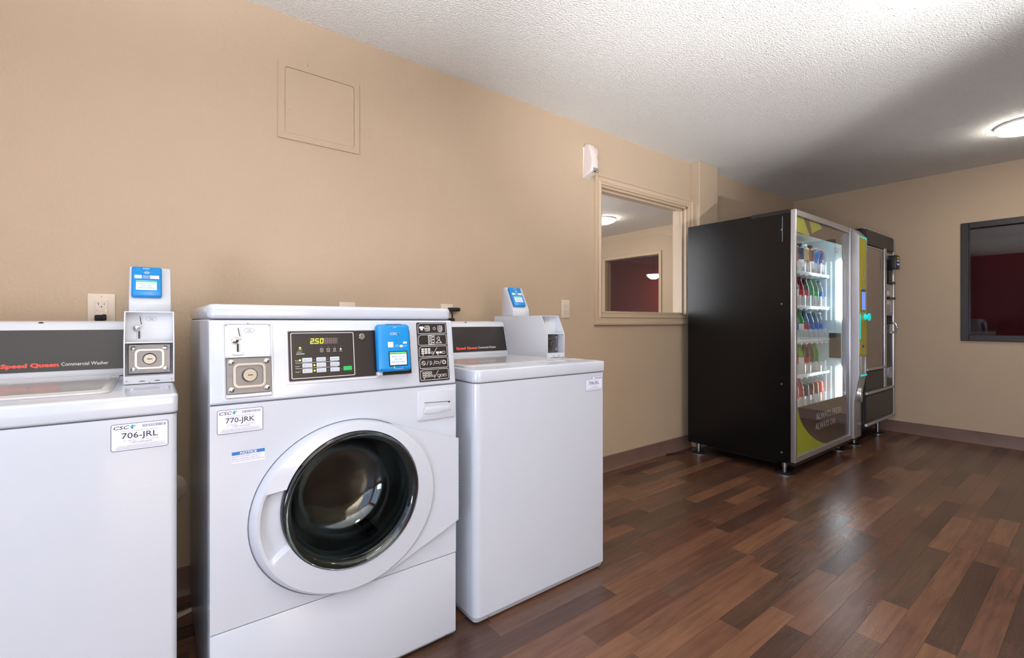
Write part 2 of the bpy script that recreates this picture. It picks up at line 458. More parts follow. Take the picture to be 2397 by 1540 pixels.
# right (end) wall with the opening of the dark framed window
EY1, EY0, EZ0, EZ1 = 0.80, -0.55, 0.915, 1.852
b = B()
b.box(RX1, RX1 + T, EY1, RY1 + T, 0, RH); b.box(RX1, RX1 + T, RY0 - T, EY0, 0, RH)
b.box(RX1, RX1 + T, EY0, EY1, 0, EZ0); b.box(RX1, RX1 + T, EY0, EY1, EZ1, RH)
struct(b, 'wall_right', m_wall, 'tan end wall beyond the vending machines', smooth=False)
# left wall (red) and front wall behind the camera, both with windows
b = B(); y0, y1, z0, z1 = WINL
b.box(RX0 - T, RX0, y1, RY1 + T, 0, RH); b.box(RX0 - T, RX0, RY0 - T, y0, 0, RH)
b.box(RX0 - T, RX0, y0, y1, 0, z0); b.box(RX0 - T, RX0, y0, y1, z1, RH)
struct(b, 'wall_left', m_red, 'dark red wall behind the camera to the left', smooth=False)
b = B(); x0, x1, z0, z1 = WINF
b.box(RX0 - T, x0, RY0 - T, RY0, 0, RH); b.box(x1, RX1 + T, RY0 - T, RY0, 0, RH)
b.box(x0, x1, RY0 - T, RY0, 0, z0); b.box(x0, x1, RY0 - T, RY0, z1, RH)
b.box(1.05, RX1 + T, -2.02, -1.9, 0, RH)  # unseen stub wall added to cut the ceiling light to a diagonal edge
struct(b, 'wall_front', m_wall, 'tan wall with the large window behind the camera, plus an added light-blocking stub', smooth=False)

def baseboard(name, axis, a, b_, pos, label):
    t = B()
    prof = [(0, 0), (0.020, 0.0), (0.011, 0.014), (0.008, 0.022), (0.006, 0.100), (0, 0.104)]
    if axis == 'x': t.prism([(pos - p[0], p[1]) for p in prof], 'x', a, b_)
    else: t.prism([(pos - p[0], p[1]) for p in prof], 'y', a, b_)
    return struct(t, name, m_base, label)
baseboard('baseboard_back', 'x', RX0, 3.556, RY1, 'brown vinyl cove base along the washer wall')
baseboard('baseboard_right', 'y', RY0, RY1, RX1, 'mauve-brown vinyl cove base along the end wall')

# window 1: painted wooden casing around clear glass in the back wall
w1 = struct(B().box(WX0, WX1, RY1 + 0.045, RY1 + 0.051, WZ0, WZ1), 'window_1', m_pane, 'inner window with tan painted casing looking into the next room', smooth=False)
def casing(parent):
    prof = [(0.0, 0.0), (0.0, 0.016), (0.012, 0.020), (0.022, 0.012), (0.045, 0.014), (0.052, 0.024), (0.066, 0.022), (0.068, 0.0)]   # (outwards from opening, towards room)
    for side in range(4):
        V = []
        for d, h in prof:
            if side == 0: a, c = (WX0 - d, WZ0 - d), (WX1 + d, WZ0 - d)
            elif side == 1: a, c = (WX1 + d, WZ0 - d), (WX1 + d, WZ1 + d)
            elif side == 2: a, c = (WX1 + d, WZ1 + d), (WX0 - d, WZ1 + d)
            else: a, c = (WX0 - d, WZ1 + d), (WX0 - d, WZ0 - d)
            V += [(a[0], RY1 - h, a[1]), (c[0], RY1 - h, c[1])]
        n = len(prof); F = [(2 * i, 2 * i + 1, 2 * ((i + 1) % n) + 1, 2 * ((i + 1) % n)) for i in range(n)]
        F += [tuple(2 * i for i in range(n)), tuple(2 * i + 1 for i in range(n))[::-1]]
        B().add(V, F).obj('casing', m_trim, parent)
casing(w1)
for x0, x1, z0, z1, nm in ((WX0, WX0 + .014, WZ0, WZ1, 'jamb'), (WX1 - .014, WX1, WZ0, WZ1, 'jamb'), (WX0, WX1, WZ1 - .014, WZ1, 'head'), (WX0, WX1, WZ0, WZ0 + .014, 'sill')):
    B().box(x0, x1, RY1 - 0.002, RY1 + T + 0.002, z0, z1).obj(nm, m_trim, w1)
for x0, x1, z0, z1 in ((WX0 + .014, WX0 + .03, WZ0 + .014, WZ1 - .014), (WX1 - .03, WX1 - .014, WZ0 + .014, WZ1 - .014), (WX0 + .014, WX1 - .014, WZ1 - .03, WZ1 - .014), (WX0 + .014, WX1 - .014, WZ0 + .014, WZ0 + .03)):
    B().box(x0, x1, RY1 + 0.026, RY1 + 0.043, z0, z1, 0.003, 1).obj('stop_bead', m_trim, w1)

# window 2: dark framed glass in the end wall
w2 = struct(B().box(RX1 + 0.02, RX1 + 0.026, EY0, EY1, EZ0, EZ1), 'window_2', m_pane, 'dark bronze framed window in the end wall', smooth=False)
FW = 0.052
b = B()
b.box(RX1 - 0.018, RX1 + 0.04, EY1 - 0.012, EY1 + FW - 0.012, EZ0 - FW + .012, EZ1 + FW - .012, 0.003, 1)
b.obj('frame_stile', m_frame_dark, w2)
B().box(RX1 - 0.018, RX1 + 0.04, EY0 - FW + .012, EY0 + .012, EZ0 - FW + .012, EZ1 + FW - .012, 0.003, 1).obj('frame_stile', m_frame_dark, w2)
B().box(RX1 - 0.017, RX1 + 0.04, EY0 + .012, EY1 - .012, EZ1 - .012, EZ1 + FW - .012, 0.003, 1).obj('frame_rail', m_frame_dark, w2)
B().box(RX1 - 0.017, RX1 + 0.04, EY0 + .012, EY1 - .012, EZ0 - FW + .012, EZ0 + .012, 0.003, 1).obj('frame_rail', m_frame_dark, w2)
# the unlit room behind window 2
b = B()
b.box(RX1 + T, RX1 + 2.4, RY0, 1.9, -0.05, 0); b.box(RX1 + T, RX1 + 2.4, RY0, 1.9, RH, RH + .05)
b.box(RX1 + 2.4, RX1 + 2.45, RY0, 1.9, 0, RH); b.box(RX1 + T, RX1 + 2.4, 1.9, 1.95, 0, RH); b.box(RX1 + T, RX1 + 2.4, RY0 - .05, RY0, 0, RH)
m_red2 = mat('dimmed_red_paint', (84, 30, 33), 0.7)  # the unlit room's dimness is put into this red
struct(b, 'wall_unlit_room', m_red2, 'red walls, darkened in colour for dimness, of the unlit room behind the end window', smooth=False)

# windows behind the camera: frame, mullions and clear glass
def big_window(name, axis, pos, a0, a1, z0, z1, nm, label):
    def bx(u0, u1, v0, v1, d0, d1):
        return B().box(d0, d1, u0, u1, v0, v1, 0.003, 1) if axis == 'y' else B().box(u0, u1, d0, d1, v0, v1, 0.003, 1)
    s = -1
    w = struct(bx(a0, a1, z0, z1, pos - 0.066, pos - 0.06), name, m_pane, label, smooth=False)
    f = 0.06
    for u0, u1, v0, v1 in [(a0, a0 + f, z0, z1), (a1 - f, a1, z0, z1), (a0 + f, a1 - f, z0, z0 + f), (a0 + f, a1 - f, z1 - f, z1)]:
        bx(u0, u1, v0, v1, pos - 0.10, pos - 0.02).obj('frame', m_frame_dark, w)
    for i in range(1, nm):
        u = a0 + (a1 - a0) * i / nm
        bx(u - .02, u + .02, z0 + f, z1 - f, pos - 0.09, pos - 0.03).obj('mullion', m_frame_dark, w)
    return w
big_window('window_3', 'y', RX0, WINL[0], WINL[1], WINL[2], WINL[3], 2, 'large daylit window in the red wall')
big_window('window_4', 'x', RY0, WINF[0], WINF[1], WINF[2], WINF[3], 3, 'wide daylit window behind the camera')

# the next room, seen through window 1
AX0, AY1 = 1.2, 6.6
OY0, OY1, OZ0, OZ1 = 3.90, 4.87, 0.95, 1.985
b = B()
b.box(AX0 - .1, AX0, RY1 + T, AY1, 0, RH); b.box(AX0 - .1, RX1 + T, AY1, AY1 + .1, 0, RH)
b.box(RX1, RX1 + T, RY1 + T, OY0, 0, RH); b.box(RX1, RX1 + T, OY1, AY1, 0, RH)
b.box(RX1, RX1 + T, OY0, OY1, 0, OZ0); b.box(RX1, RX1 + T, OY0, OY1, OZ1, RH)
struct(b, 'wall_next_room', m_wall, 'tan walls of the next room seen through the inner window', smooth=False)
struct(B().box(AX0 - .1, RX1 + T, RY1 + T, AY1 + .1, RH, RH + .1), 'ceiling_next_room', m_ceil, 'popcorn ceiling of the next room')
struct(B().box(AX0 - .1, RX1 + T, RY1 + T, AY1 + .1, -.08, 0), 'floor_next_room', TONES[1], 'dark floor of the next room')
w5 = struct(B().box(RX1 + .05, RX1 + .056, OY0, OY1, OZ0, OZ1), 'window_5', m_pane, 'inner window of the next room opening on a red wall', smooth=False)
for y0, y1, z0, z1 in ((OY0 - .045, OY0, OZ0 - .045, OZ1 + .045), (OY1, OY1 + .045, OZ0 - .045, OZ1 + .045), (OY0, OY1, OZ1, OZ1 + .045), (OY0, OY1, OZ0 - .045, OZ0)):
    B().box(RX1 - .02, RX1, y0, y1, z0, z1, 0.004, 1).obj('casing', m_trim, w5)
b = B()
b.box(7.6, 7.65, 2.9, 7.5, 0, RH); b.box(RX1 + T, 7.6, 7.45, 7.5, 0, RH); b.box(RX1 + T, 7.6, 2.9, 2.95, 0, RH)
b.box(RX1 + T, 7.65, 2.9, 7.5, -.06, 0)
struct(b, 'wall_red_room', m_red, 'red walls seen through both inner windows', smooth=False)
struct(B().box(RX1 + T, 7.65, 2.9, 7.5, RH, RH + .06), 'ceiling_red_room', m_ceil, 'ceiling above the red walls')
pl = thing('pendant_reflection', 'small lit bowl pendant in front of the red wall, standing in for a lamp reflection', 'lamp', (7.02, 5.02, 0))  # pendant added where a ceiling light is reflected in the glass
B().lathe([(0.002, 1.795), (0.05, 1.80), (0.095, 1.83), (0.12, 1.87), (0.122, 1.875)], n=24).obj('shade', mat('pendant_glass', (255, 250, 240), .4, emit=(255, 240, 215), estr=45.0), pl)
B().lathe([(0.126, 1.872), (0.126, 1.882)], n=24).obj('rim', m_black, pl)
B().tube([(0, 0, 1.88), (0, 0, RH - .015)], 0.004).obj('stem', m_black, pl)
B().lathe([(0.05, RH - .02), (0.05, RH - .001)], n=16).obj('ceiling_rose', m_black, pl)

# ------------------------------------------------------------------ ceiling lamps
def lamp(loc, label, group='flush ceiling lamps'):
    t = thing('ceiling_lamp', label, 'lamp', (loc[0], loc[1], RH), group=group)
    B().lathe([(0.152, -0.001), (0.157, -0.006), (0.157, -0.016), (0.151, -0.018)], n=48).obj('rim', m_lamprim, t)
    B().lathe([(0.152, -0.015), (0.151, -0.030), (0.143, -0.040), (0.12, -0.047), (0.08, -0.052), (0.04, -0.054), (0.002, -0.0545)], n=48).obj('diffuser', m_lampglass, t)
    return t
lamp((2.345, 0.425), 'round white ceiling lamp cut off by the top edge of the picture', None)
lamp((4.60, 0.37), 'round white ceiling lamp near the end wall, above the dark framed window', None)
lamp((0.05, 0.44), 'round white ceiling lamp above the camera', None)
lamp((4.57, 4.03), 'round white ceiling lamp in the next room, seen through the inner window', None)

# ------------------------------------------------------------------ wall fittings
ap = thing('access_panel', 'flush tan painted access panel high on the wall above the front-load washer', 'access panel', (0.418, RY1, 1.826))
o_ = rr(0, .348, 0, .332, .001, 3); i_ = rr(.027, .325, .026, .309, .012, 3)
B().ring(o_, i_, 'y', -0.006, 0).obj('frame', m_wall, ap)
B().prism(rr(.0285, .3235, .0275, .3075, .011, 4), 'y', -0.0035, 0.0).obj('door', m_wall, ap)
B().lathe([(.006, 0), (.006, .002), (.003, .003)], .045, .135, 12, 'y', -0.0065).obj('latch', m_trim, ap)
B().box(.118, .121, -0.003, 0, .335, .352, 0.001, 1).obj('paint_drip', m_wall, ap)

def outlet(x, z, label, w=.074, h=.117, kind='duplex'):
    t = thing('wall_outlet', label, 'outlet', (x, RY1, z))
    B().box(-w / 2, w / 2, -0.006, 0, -h / 2, h / 2, 0.0025, 2).obj('cover_plate', m_plate, t)
    if kind == 'gfci':
        f = B().box(-.0175, .0175, -0.0085, -.005, -.034, .034, 0.0015, 1).obj('receptacle', m_plate, t)
        b = B()
        for zz in (.022, -.022):
            b.rect(-.0085, -.0068, zz - .004, zz + .004, -0.0087); b.rect(-.0105, -.0085, zz + .0025, zz + .0045, -0.0087)
            b.rect(.0065, .008, zz - .003, zz + .003, -0.0087); b.flat(circ(0, zz - .0095, .0022, 8), -0.0087)
        b.obj('slots', m_black, f)['kind'] = 'stuff'
        B().box(-.008, .008, -0.0095, -.008, -.004, .005, .0008, 1).obj('test_button', m_plate, f)
        B().flat(circ(.0115, -.001, .0018, 8), -0.0088).obj('indicator_light', m_led, f)
        B().flat(circ(-.0125, -.001, .0012, 8), -0.0088).obj('reset_mark', m_black, f)
    else:
        for zz in (.0195, -.0195):
            f = B().prism(rr(-.0165, .0165, zz - .014, zz + .014, .008, 3), 'y', -0.0085, -.005).obj('receptacle', m_plate, t)
            b = B()
            b.rect(-.0075, -.006, zz - .001, zz + .006, -0.0087); b.rect(.006, .0075, zz - .001, zz + .006, -0.0087); b.flat(circ(0, zz - .007, .0022, 8), -0.0087)
            b.obj('slots', m_black, f)['kind'] = 'stuff'
    for zz in ((.048, -.048) if kind == 'gfci' else (0,)):
        B().lathe([(.003, 0), (.0028, .0012)], 0, zz, 8, 'y', -0.0072).obj('screw', m_trim, t)
    return t
def plug(parent, x, z, drop, horizontal=False):
    b = B()
    if horizontal: b.box(x - .012, x + .055, -.036, -.008, z - .010, z + .010, .006, 2)
    else: b.box(x - .012, x + .012, -.044, -.008, z - .012, z + .010, .005, 2)
    b.obj('plug', m_rubber, parent)
    B().tube([(x, -.03, z - .008), (x + .003, -.036, z - .03), (x + .004, -.03, z - .08), (x, -.028, z - drop)], .0045).obj('power_cord', m_rubber, parent)
g = outlet(-.145, 1.080, 'almond outlet with a lit indicator and black plug above the left top-load washer', kind='gfci', h=.117)
plug(g, -.004, -.026, .20)
B().box(.004, .014, -.052, -.010, -.036, -.014, .004, 2).obj('plug_grip', m_rubber, g)
outlet(2.106, 1.122, 'almond duplex outlet on the wall left of the inner window')
outlet(.710, 1.072, 'almond outlet just peeking above the top of the front-load washer')
g = outlet(1.235, 1.075, 'almond outlet with two black plugs between the front-load and right washers')
plug(g, .012, .030, .20, True); plug(g, .016, -.026, .15)

dsp = thing('air_freshener', 'white wall-mounted air freshener dispenser at the upper left corner of the inner window', 'dispenser', (2.305, RY1, 2.0))
prof = [(0, .0), (-.070, .028), (-.078, .06), (-.078, .10), (-.068, .16), (-.048, .212), (-.025, .222), (0, .222)]
b = B(); n = len(prof); V = []; F = []
for sgn in (-1, 1):
    for yv, zv in prof:
        wd = .039 - max(0, zv - .10) * .11 - (0.008 if yv < -.06 else 0)
        V.append((sgn * wd, yv, zv))
F = [tuple(range(n))[::-1], tuple(range(n, 2 * n))] + [(i, (i + 1) % n, n + (i + 1) % n, n + i) for i in range(n)]
bm = bmesh.new(); vs = [bm.verts.new(p) for p in V]
for q in F: bm.faces.new([vs[i] for i in q])
bmesh.ops.recalc_face_normals(bm, faces=bm.faces[:])
bmesh.ops.bevel(bm, geom=[e for e in bm.edges if e.calc_face_angle(0) > .6], offset=.007, segments=3, affect='EDGES', profile=.5)
B().bm(bm).obj('shell', m_fresh, dsp)
B().box(-.016, .030, -.0815, -.04, .024, .055, .005, 2).obj('nozzle_band', m_chrome, dsp)
B().ring(circ(.018, .16, .013, 16, .03), circ(.018, .16, .011, 16, .027), 'y', -.071, -.05).obj('logo_groove', m_fresh, dsp)
B().box(-.037, .037, -.006, 0, .0, .205, .002, 1).obj('back_plate', m_fresh, dsp)

vc = thing('vent_cover', 'round painted wall cover low in the gap between left and front-load washers', 'wall cover', (0.045, RY1, 0.41))
B().lathe([(.056, 0), (.056, .004), (.050, .008), (.002, .009)], 0, 0, 32, 'y', 0, M=Matrix.Rotation(PI, 4, 'Z')).obj('disc', m_plate, vc)
hs = thing('rag_scrap', 'small grey scrap lying on the floor in the gap beside the front-load washer', 'scrap', (0.075, 2.02, 0))
b = B()
b.prism([(-.05, -.03), (.0, -.012), (.07, .02), (.075, .028), (-.01, .012), (-.055, .0)], 'z', 0.0, .012, .004, 2)
b.obj('scrap_body', m_plate, hs)

# ------------------------------------------------------------------ stickers and readers shared by the machines
def logo(x, z, s, y, parent, M=None):
    B(M).flat([(x, z + .55 * s), (x + .45 * s, z + 1.0 * s), (x + .70 * s, z + .95 * s), (x + .62 * s, z + .35 * s), (x + .3 * s, z + .38 * s)], y).obj('logo_mark', m_logo1, parent, smooth=False)
    B(M).flat([(x + .05 * s, z + .35 * s), (x + .60 * s, z + .33 * s), (x + .55 * s, z - .02 * s)], y).obj('logo_mark', m_logo2, parent, smooth=False)
    B(M).flat([(x + .70 * s, z + .40 * s), (x + .75 * s, z + .90 * s), (x + 1.05 * s, z + .85 * s), (x + .92 * s, z + .45 * s)], y).obj('logo_mark', m_logo3, parent, smooth=False)
def sticker(parent, x0, z0, num, y):
    w, h = .101, .060
    M = Matrix.Translation((x0, y, z0))
    st = B(M).prism(rr(0, w, 0, h, .005, 4), 'y', -.0004, 0).obj('id_sticker', m_paper, parent, smooth=False)
    st['label'] = 'white rounded sticker reading %s with logo and barcode' % num
    q = -.0007
    B(M).ring(rr(.0004, w - .0004, .0004, h - .0004, .0048, 4), rr(.0014, w - .0014, .0014, h - .0014, .004, 4), 'y', q, -.0003).obj('border', m_ink, st, smooth=False)
    B(M).text('CSC', .004, .0475, .0075, q, w=.026, shear=.25).obj('print', m_ink, st, smooth=False)
    logo(.0325, .0465, .0095, q, st, M)
    rb = random.Random(hash(num) % 97); b = B(M); x = .054
    while x < .0955:
        t = rb.choice((.0005, .0008, .0012)); b.rect(x, x + t, .0485, .0545, q); x += t + rb.choice((.0005, .0007, .001))
    b.obj('barcode', m_inkg, st, smooth=False)
    b = B(M).text('Please use this number when reporting service', .020, .0418, .0021, q, w=.062)
    b.text('For Service', .0215, .0205, .0024, q, w=.021); b.text('Para Servicio', .0615, .0208, .0024, q, w=.022)
    b.text('1-877-264-6622', .0335, .0150, .0037, q, w=.038)
    b.text('Visit our website WWW.CSCSERVICEWORKS.COM', .012, .0098, .0023, q, w=.080)
    b.stroke([(.010, .0075), (.094, .0075)], .0007, q); b.stroke([(.007, .0046), (.097, .0046)], .0007, q)
    b.obj('small_print', m_inkg, st, smooth=False)
    B(M).text(num, .0185, .0265, .0125, q, w=.063).obj('number', m_ink, st, smooth=False)
    return st

def reader_face(parent, M, w, h, y, screen, csc_z, qr):
    """logo, printed strip and screen on a blue card reader; M = frame with x right, z up, -y outwards"""
    k = w
    x0, x1, z0, z1 = screen
    B(M).box(x0 - .003, x1 + .003, y - .0006, y + .001, z0 - .003, z1 + .003).obj('screen_bezel', m_black if qr == 'front' else m_blue, parent)
    B(M).rect(x0, x1, z0, z1, y - .0009).obj('screen', m_screen, parent, smooth=False)
    B(M).rect(x0, x1, z1 - (z1 - z0) * .16, z1 - (z1 - z0) * .03, y - .0011).obj('screen_bar', m_screen2, parent, smooth=False)
    b = B(M); hh = (z1 - z0)
    b.text('SELECT CYCLE', x0 + (x1 - x0) * .12, z0 + hh * .60, hh * .13, y - .0011, w=(x1 - x0) * .76)
    b.text('AND THEN', x0 + (x1 - x0) * .26, z0 + hh * .38, hh * .13, y - .0011, w=(x1 - x0) * .48)
    b.text('MAKE PAYMENT', x0 + (x1 - x0) * .10, z0 + hh * .16, hh * .13, y - .0011, w=(x1 - x0) * .80)
    b.obj('screen_text', m_lcdtext, parent, smooth=False)
    B(M).text('CSC', k * .36, csc_z, h * .05, y - .0008, w=k * .22, shear=.25).obj('print', m_inkw, parent, smooth=False)
    logo(k * .60, csc_z - h * .005, h * .06, y - .0008, parent, M)

# ------------------------------------------------------------------ coin vault face shared by the machines
def vault_plate(parent, M, x0, x1, z0, z1, y):
    """silver locked plate of the coin vault; returns the plate"""
    p = B(M).box(x0, x1, y, y + .004, z0, z1, .0012, 1).obj('vault_plate', m_greyplate, parent)
    cx, cz = (x0 + x1) / 2, (z0 + z1) / 2; s = (z1 - z0)
    B(M).ring(rr(cx - .40 * s, cx + .40 * s, cz - .34 * s, cz + .34 * s, .14 * s), rr(cx - .34 * s, cx + .34 * s, cz - .28 * s, cz + .28 * s, .10 * s), 'y', y - .006, y + .001).obj('raised_rim', m_steel, p)
    B(M).lathe([(.19 * s, 0), (.19 * s, .010), (.165 * s, .013), (.002, .013)], cx, -cz, 24, 'y', 0,
               M=Matrix.Translation((0, y, 0)) @ Matrix.Rotation(PI, 4, 'X')).obj('lock_cylinder', m_lock, p)
    B(M).rect(cx - .005, cx + .006, cz - .0012, cz + .0012, y - .0133).obj('keyhole', m_black, p, smooth=False)
    for dx in (-1, 1):
        for dz in (-1, 1):
            B(M).lathe([(.0065, 0), (.0062, .003), (.003, .0045), (.001, .0047)], cx + dx * ((x1 - x0) / 2 - .011), -(cz + dz * (s / 2 - .011)), 12, 'y', 0,
                       M=Matrix.Translation((0, y, 0)) @ Matrix.Rotation(PI, 4, 'X')).obj('bolt', m_chrome, p)
    B(M).text('OPEN', x0 + .004, cz - .0015, .003, y - .0003, w=.010).obj('stamped_text', m_seam, p, smooth=False)
    B(M).text('CLOSE', x1 - .015, cz - .0015, .003, y - .0003, w=.011).obj('stamped_text', m_seam, p, smooth=False)
    return p
def coin_slot(parent, M, x, z, y):
    """slot, return button and coin cup on the recessed coin face"""
    k = B(M).prism([(x + .001, z), (x + .007, z + .001), (x + .0115, z - .030), (x + .0045, z - .031)], 'y', y - .002, y + .001).obj('slot_plate', m_white2, parent)
    B(M).flat([(x + .0032, z - .0025), (x + .0050, z - .0022), (x + .0085, z - .024), (x + .0066, z - .0244)], y - .0024).obj('slot', m_black, k, smooth=False)
    B(M).lathe([(.0078, 0), (.0075, .004), (.004, .0065), (.001, .007)], x - .003, -(z - .034), 16, 'y', 0,
               M=Matrix.Translation((0, y, 0)) @ Matrix.Rotation(PI, 4, 'X')).obj('return_button', m_chrome, parent)
    c = B(M).box(x - .002, x + .0075, y - .0015, y + .001, z - .066, z - .042, .001, 1).obj('return_chute', m_white2, parent)
    B(M).rect(x + .0005, x + .0050, z - .063, z - .0425, y - .0018).obj('slot', m_black, c, smooth=False)
    B(M).prism(circ(x + .003, z - .0675, .013, 20, .0032), 'y', y - .004, y + .001).obj('coin_lip', m_white2, parent)
    p = B(M).stroke([(x + .017, z - .009), (x + .021, z - .0145), (x + .037, z - .0145), (x + .041, z - .009), (x + .037, z - .0035), (x + .021, z - .0035)], .0006, y - .0004, True)
    p.text('25¢', x + .0245, z - .0115, .0050, y - .0004, w=.0095).obj('price_mark', m_inkg, parent, smooth=False)

# ------------------------------------------------------------------ top-load washers
def top_washer(ox, oy, label, num, group):
    W, D = .650, .72
    t = thing('top_load_washer', label, 'washer', (ox, oy, 0), group=group)
    # cabinet with rounded front corners
    R = .026
    def outline(x0, x1, y0, y1, r):
        P = []
        for cx, cy, a0 in ((x1 - .012, y0 + .012, -PI / 2), (x1 - .004, y1 - .004, 0), (x0 + .004, y1 - .004, PI / 2), (x0 + r, y0 + r, PI)):
            q = r if a0 == PI else (.012 if a0 == -PI / 2 else .004)
            for i in range(7):
                a = a0 + PI / 2 * i / 6; P.append((cx + q * math.cos(a), cy + q * math.sin(a)))
        return P
    cab = B().prism(outline(0, W, 0, D, R), 'z', .030, .8280).obj('cabinet', m_white, t)
    toe = B()
    P0 = outline(0, W, 0, D, R); P1 = outline(.006, W - .006, .010, D - .004, R - .008)
    n = len(P0); toe.add([(p[0], p[1], .030) for p in P0] + [(p[0], p[1], .010) for p in P1], [(i, (i + 1) % n, n + (i + 1) % n, n + i) for i in range(n)] + [tuple(range(n, 2 * n))])
    toe.obj('toe_panel', m_side, t)
    for sx in (.06, W - .06):
        B().lathe([(.006, 0), (.005, .003)], sx, -.022, 10, 'y', .006, M=Matrix.Scale(-1, 4, (0, 0, 1))).obj('screw', m_chrome, t)
    for fx in (.05, W - .05):
        for fy in (.06, D - .06):
            B().lathe([(.020, 0), (.020, .008), (.010, .010), (.010, .02)], fx, fy, 14).obj('foot', m_rubber, t)
    B().prism(outline(.003, W - .003, .003, D - .004, R), 'z', .826, .832).obj('seam', m_seam, t)
    top = B().prism(outline(-.002, W + .002, -.004, D, R + .004), 'z', .8305, .875, .006, 3).obj('top', m_white, t)
    # lid: shallow panel with a rounded front corner and lip
    lid = B().prism(rr(.022, .528, .082, .515, .03, 5), 'z', .8745, .881, .003, 2).obj('lid', m_lid, t)
    B().prism(rr(.040, .510, .110, .505, .02, 4), 'z', .8805, .8825, .0008, 1).obj('lid_crown', m_lid, lid)
    B().box(.20, .34, .084, .092, .8815, .8845, .0012, 1).obj('lid_lip', m_lid, lid)
    B().rect(0, 0.001, 0, .001)
    # instruction sheet stuck on the top right of the lid
    B().box(.562, .636, .10, .17, .8751, .8755).obj('instruction_label', m_paper, t)
    b = B()
    for i in range(5): b.box(.568, .630 - .01 * (i % 2), .108 + i * .012, .111 + i * .012, .8755, .8757)
    b.obj('instruction_print', m_inkg, t)
    # console
    prof = [(.530, .876), (.532, .888), (.566, 1.030), (.574, 1.040), (.60, 1.0425), (.69, 1.0425), (.69, .876)]
    con = B().prism(prof, 'x', .004, .542, .004, 2).obj('console', m_white2, t)
    a = math.atan2(.034, .142)
    M = Matrix.Translation((0, .532, .888)) @ Matrix.Rotation(-a, 4, 'X')
    pan = B(M).prism(rr(.020, .536, .010, .131, .002, 2), 'y', -.0012, .002).obj('console_panel', m_console, con, smooth=False)
    tx = .274 if num == '706-JRL' else .246
    B(M).text('Speed Queen', tx, .0235, .0110, -.0016, w=.116).obj('brand_lettering', m_inkr, con, smooth=False)
    B(M).text('Commercial Washer', tx + .121, .0245, .0100, -.0016, w=.104).obj('type_lettering', m_inkw, con, smooth=False)
    B(M).lathe([(.0075, 0), (.0075, .001), (.002, .0015)], .349 if num == '706-JRL' else .318, -.149, 16, 'y', 0,
               M=Matrix.Translation((0, .004, 0)) @ Matrix.Rotation(PI, 4, 'X')).obj('screw_plug', m_black, con)
    # coin box: open-fronted case with a sloped upper front
    x0, x1, yf, yb, z0, z1, zm = .545, .652, .242, .655, .877, 1.068, .985
    yt = yf + .042; th = .0028
    side = [(yf, z0), (yf, zm), (yt, z1), (yb, z1), (yb, z0)]
    cb = B()
    cb.prism(side, 'x', x0, x0 + th); cb.prism(side, 'x', x1 - th, x1)
    cb.box(x0 + th, x1 - th, yt, yb, z1 - th, z1); cb.box(x0 + th, x1 - th, yf, yb, z0, z0 + .020)
    cb.box(x0 + th, x1 - th, yf + .002, yf + .060, zm - .0015, zm + .0015)
    cb.box(x0 + th, x1 - th, yf + .062, yb, z0 + .02, z1 - th)
    cbo = cb.obj('coin_box', m_white2, t)
    Mi = Matrix.Translation((0, yf + .0615, 0))
    coin_slot(cbo, Mi, x0 + .028, 1.057, 0.0)
    vault_plate(cbo, Matrix.Translation((0, yf + .038, 0)), x0 + .008, x1 - .008, z0 + .023, zm - .006, 0.0)
    for xx, zz in ((x0 + .006, z0 + .008), (x1 - .006, z0 + .008), ((x0 + x1) / 2, z0 + .002)): B().flat(circ(xx, zz, .0014, 8), yf - .0004).obj('rivet', m_seam, cbo, smooth=False)
    for xx in (x0 + .038, x0 + .070): B().flat([(xx - .007, z0 + .005), (xx + .007, z0 + .005), (xx + .004, z0 + .0075), (xx - .004, z0 + .0075)], yf - .0004).obj('hook_slot', m_seam, cbo, smooth=False)
    # reader pedestal on the coin box with the blue card reader
    hx0, hx1 = x0 + .002, x1 - .001
    hp = [(.497, z1), (.497, z1 + .030), (.555, 1.205), (.562, 1.213), (.580, 1.214), (.588, 1.205), (.588, z1)]
    hd = B().prism(hp, 'x', hx0, hx1, .004, 2).obj('reader_pedestal', m_white2, t)
    ang = math.atan2(.058, .107)
    MR = Matrix.Translation((hx0 + .006, .497, z1 + .030)) @ Matrix.Rotation(-ang, 4, 'X')
    rw, rh = .075, .108
    rd = B(MR).box(0, rw, -.016, .001, .016, .016 + rh, .006, 3).obj('card_reader', m_blue, hd)
    MR2 = MR @ Matrix.Translation((0, 0, .016))
    reader_face(rd, MR2, rw, rh, -.0162, (.011, .062, .020, .054), .096, 'small')
    B(MR2).rect(.007, .025, .062, .074, -.0166).obj('blank_square', m_inkw, rd, smooth=False)
    B(MR2).rect(.045, .068, .062, .074, -.0166).obj('card_emblems', m_paper, rd, smooth=False)
    b = B(MR2)
    for i in range(3): b.stroke([(.028, .064 + i * .004), (.043, .064 + i * .004)], .0012, -.0167)
    for r_ in (.004, .007): b.stroke([(.0375 + r_ * math.cos(q * .3), .084 + .5 * r_ * math.sin(q * .3)) for q in range(21)], .0009, -.0167)
    b.obj('contactless_mark', m_inkw, rd, smooth=False)
    sticker(t, .533 if num == '706-JRL' else .5365, .757 if num == '706-JRL' else .754, num, -.0002)
    return t
FRONT = 1.328
top_washer(-.607, FRONT, 'white top-load washer with sticker 706-JRL at the left edge, its front mostly blank', '706-JRL', 'top-load coin washers')
top_washer(.862, FRONT, 'white top-load washer with sticker 708-JRL to the right of the front-load washer', '708-JRL', 'top-load coin washers')

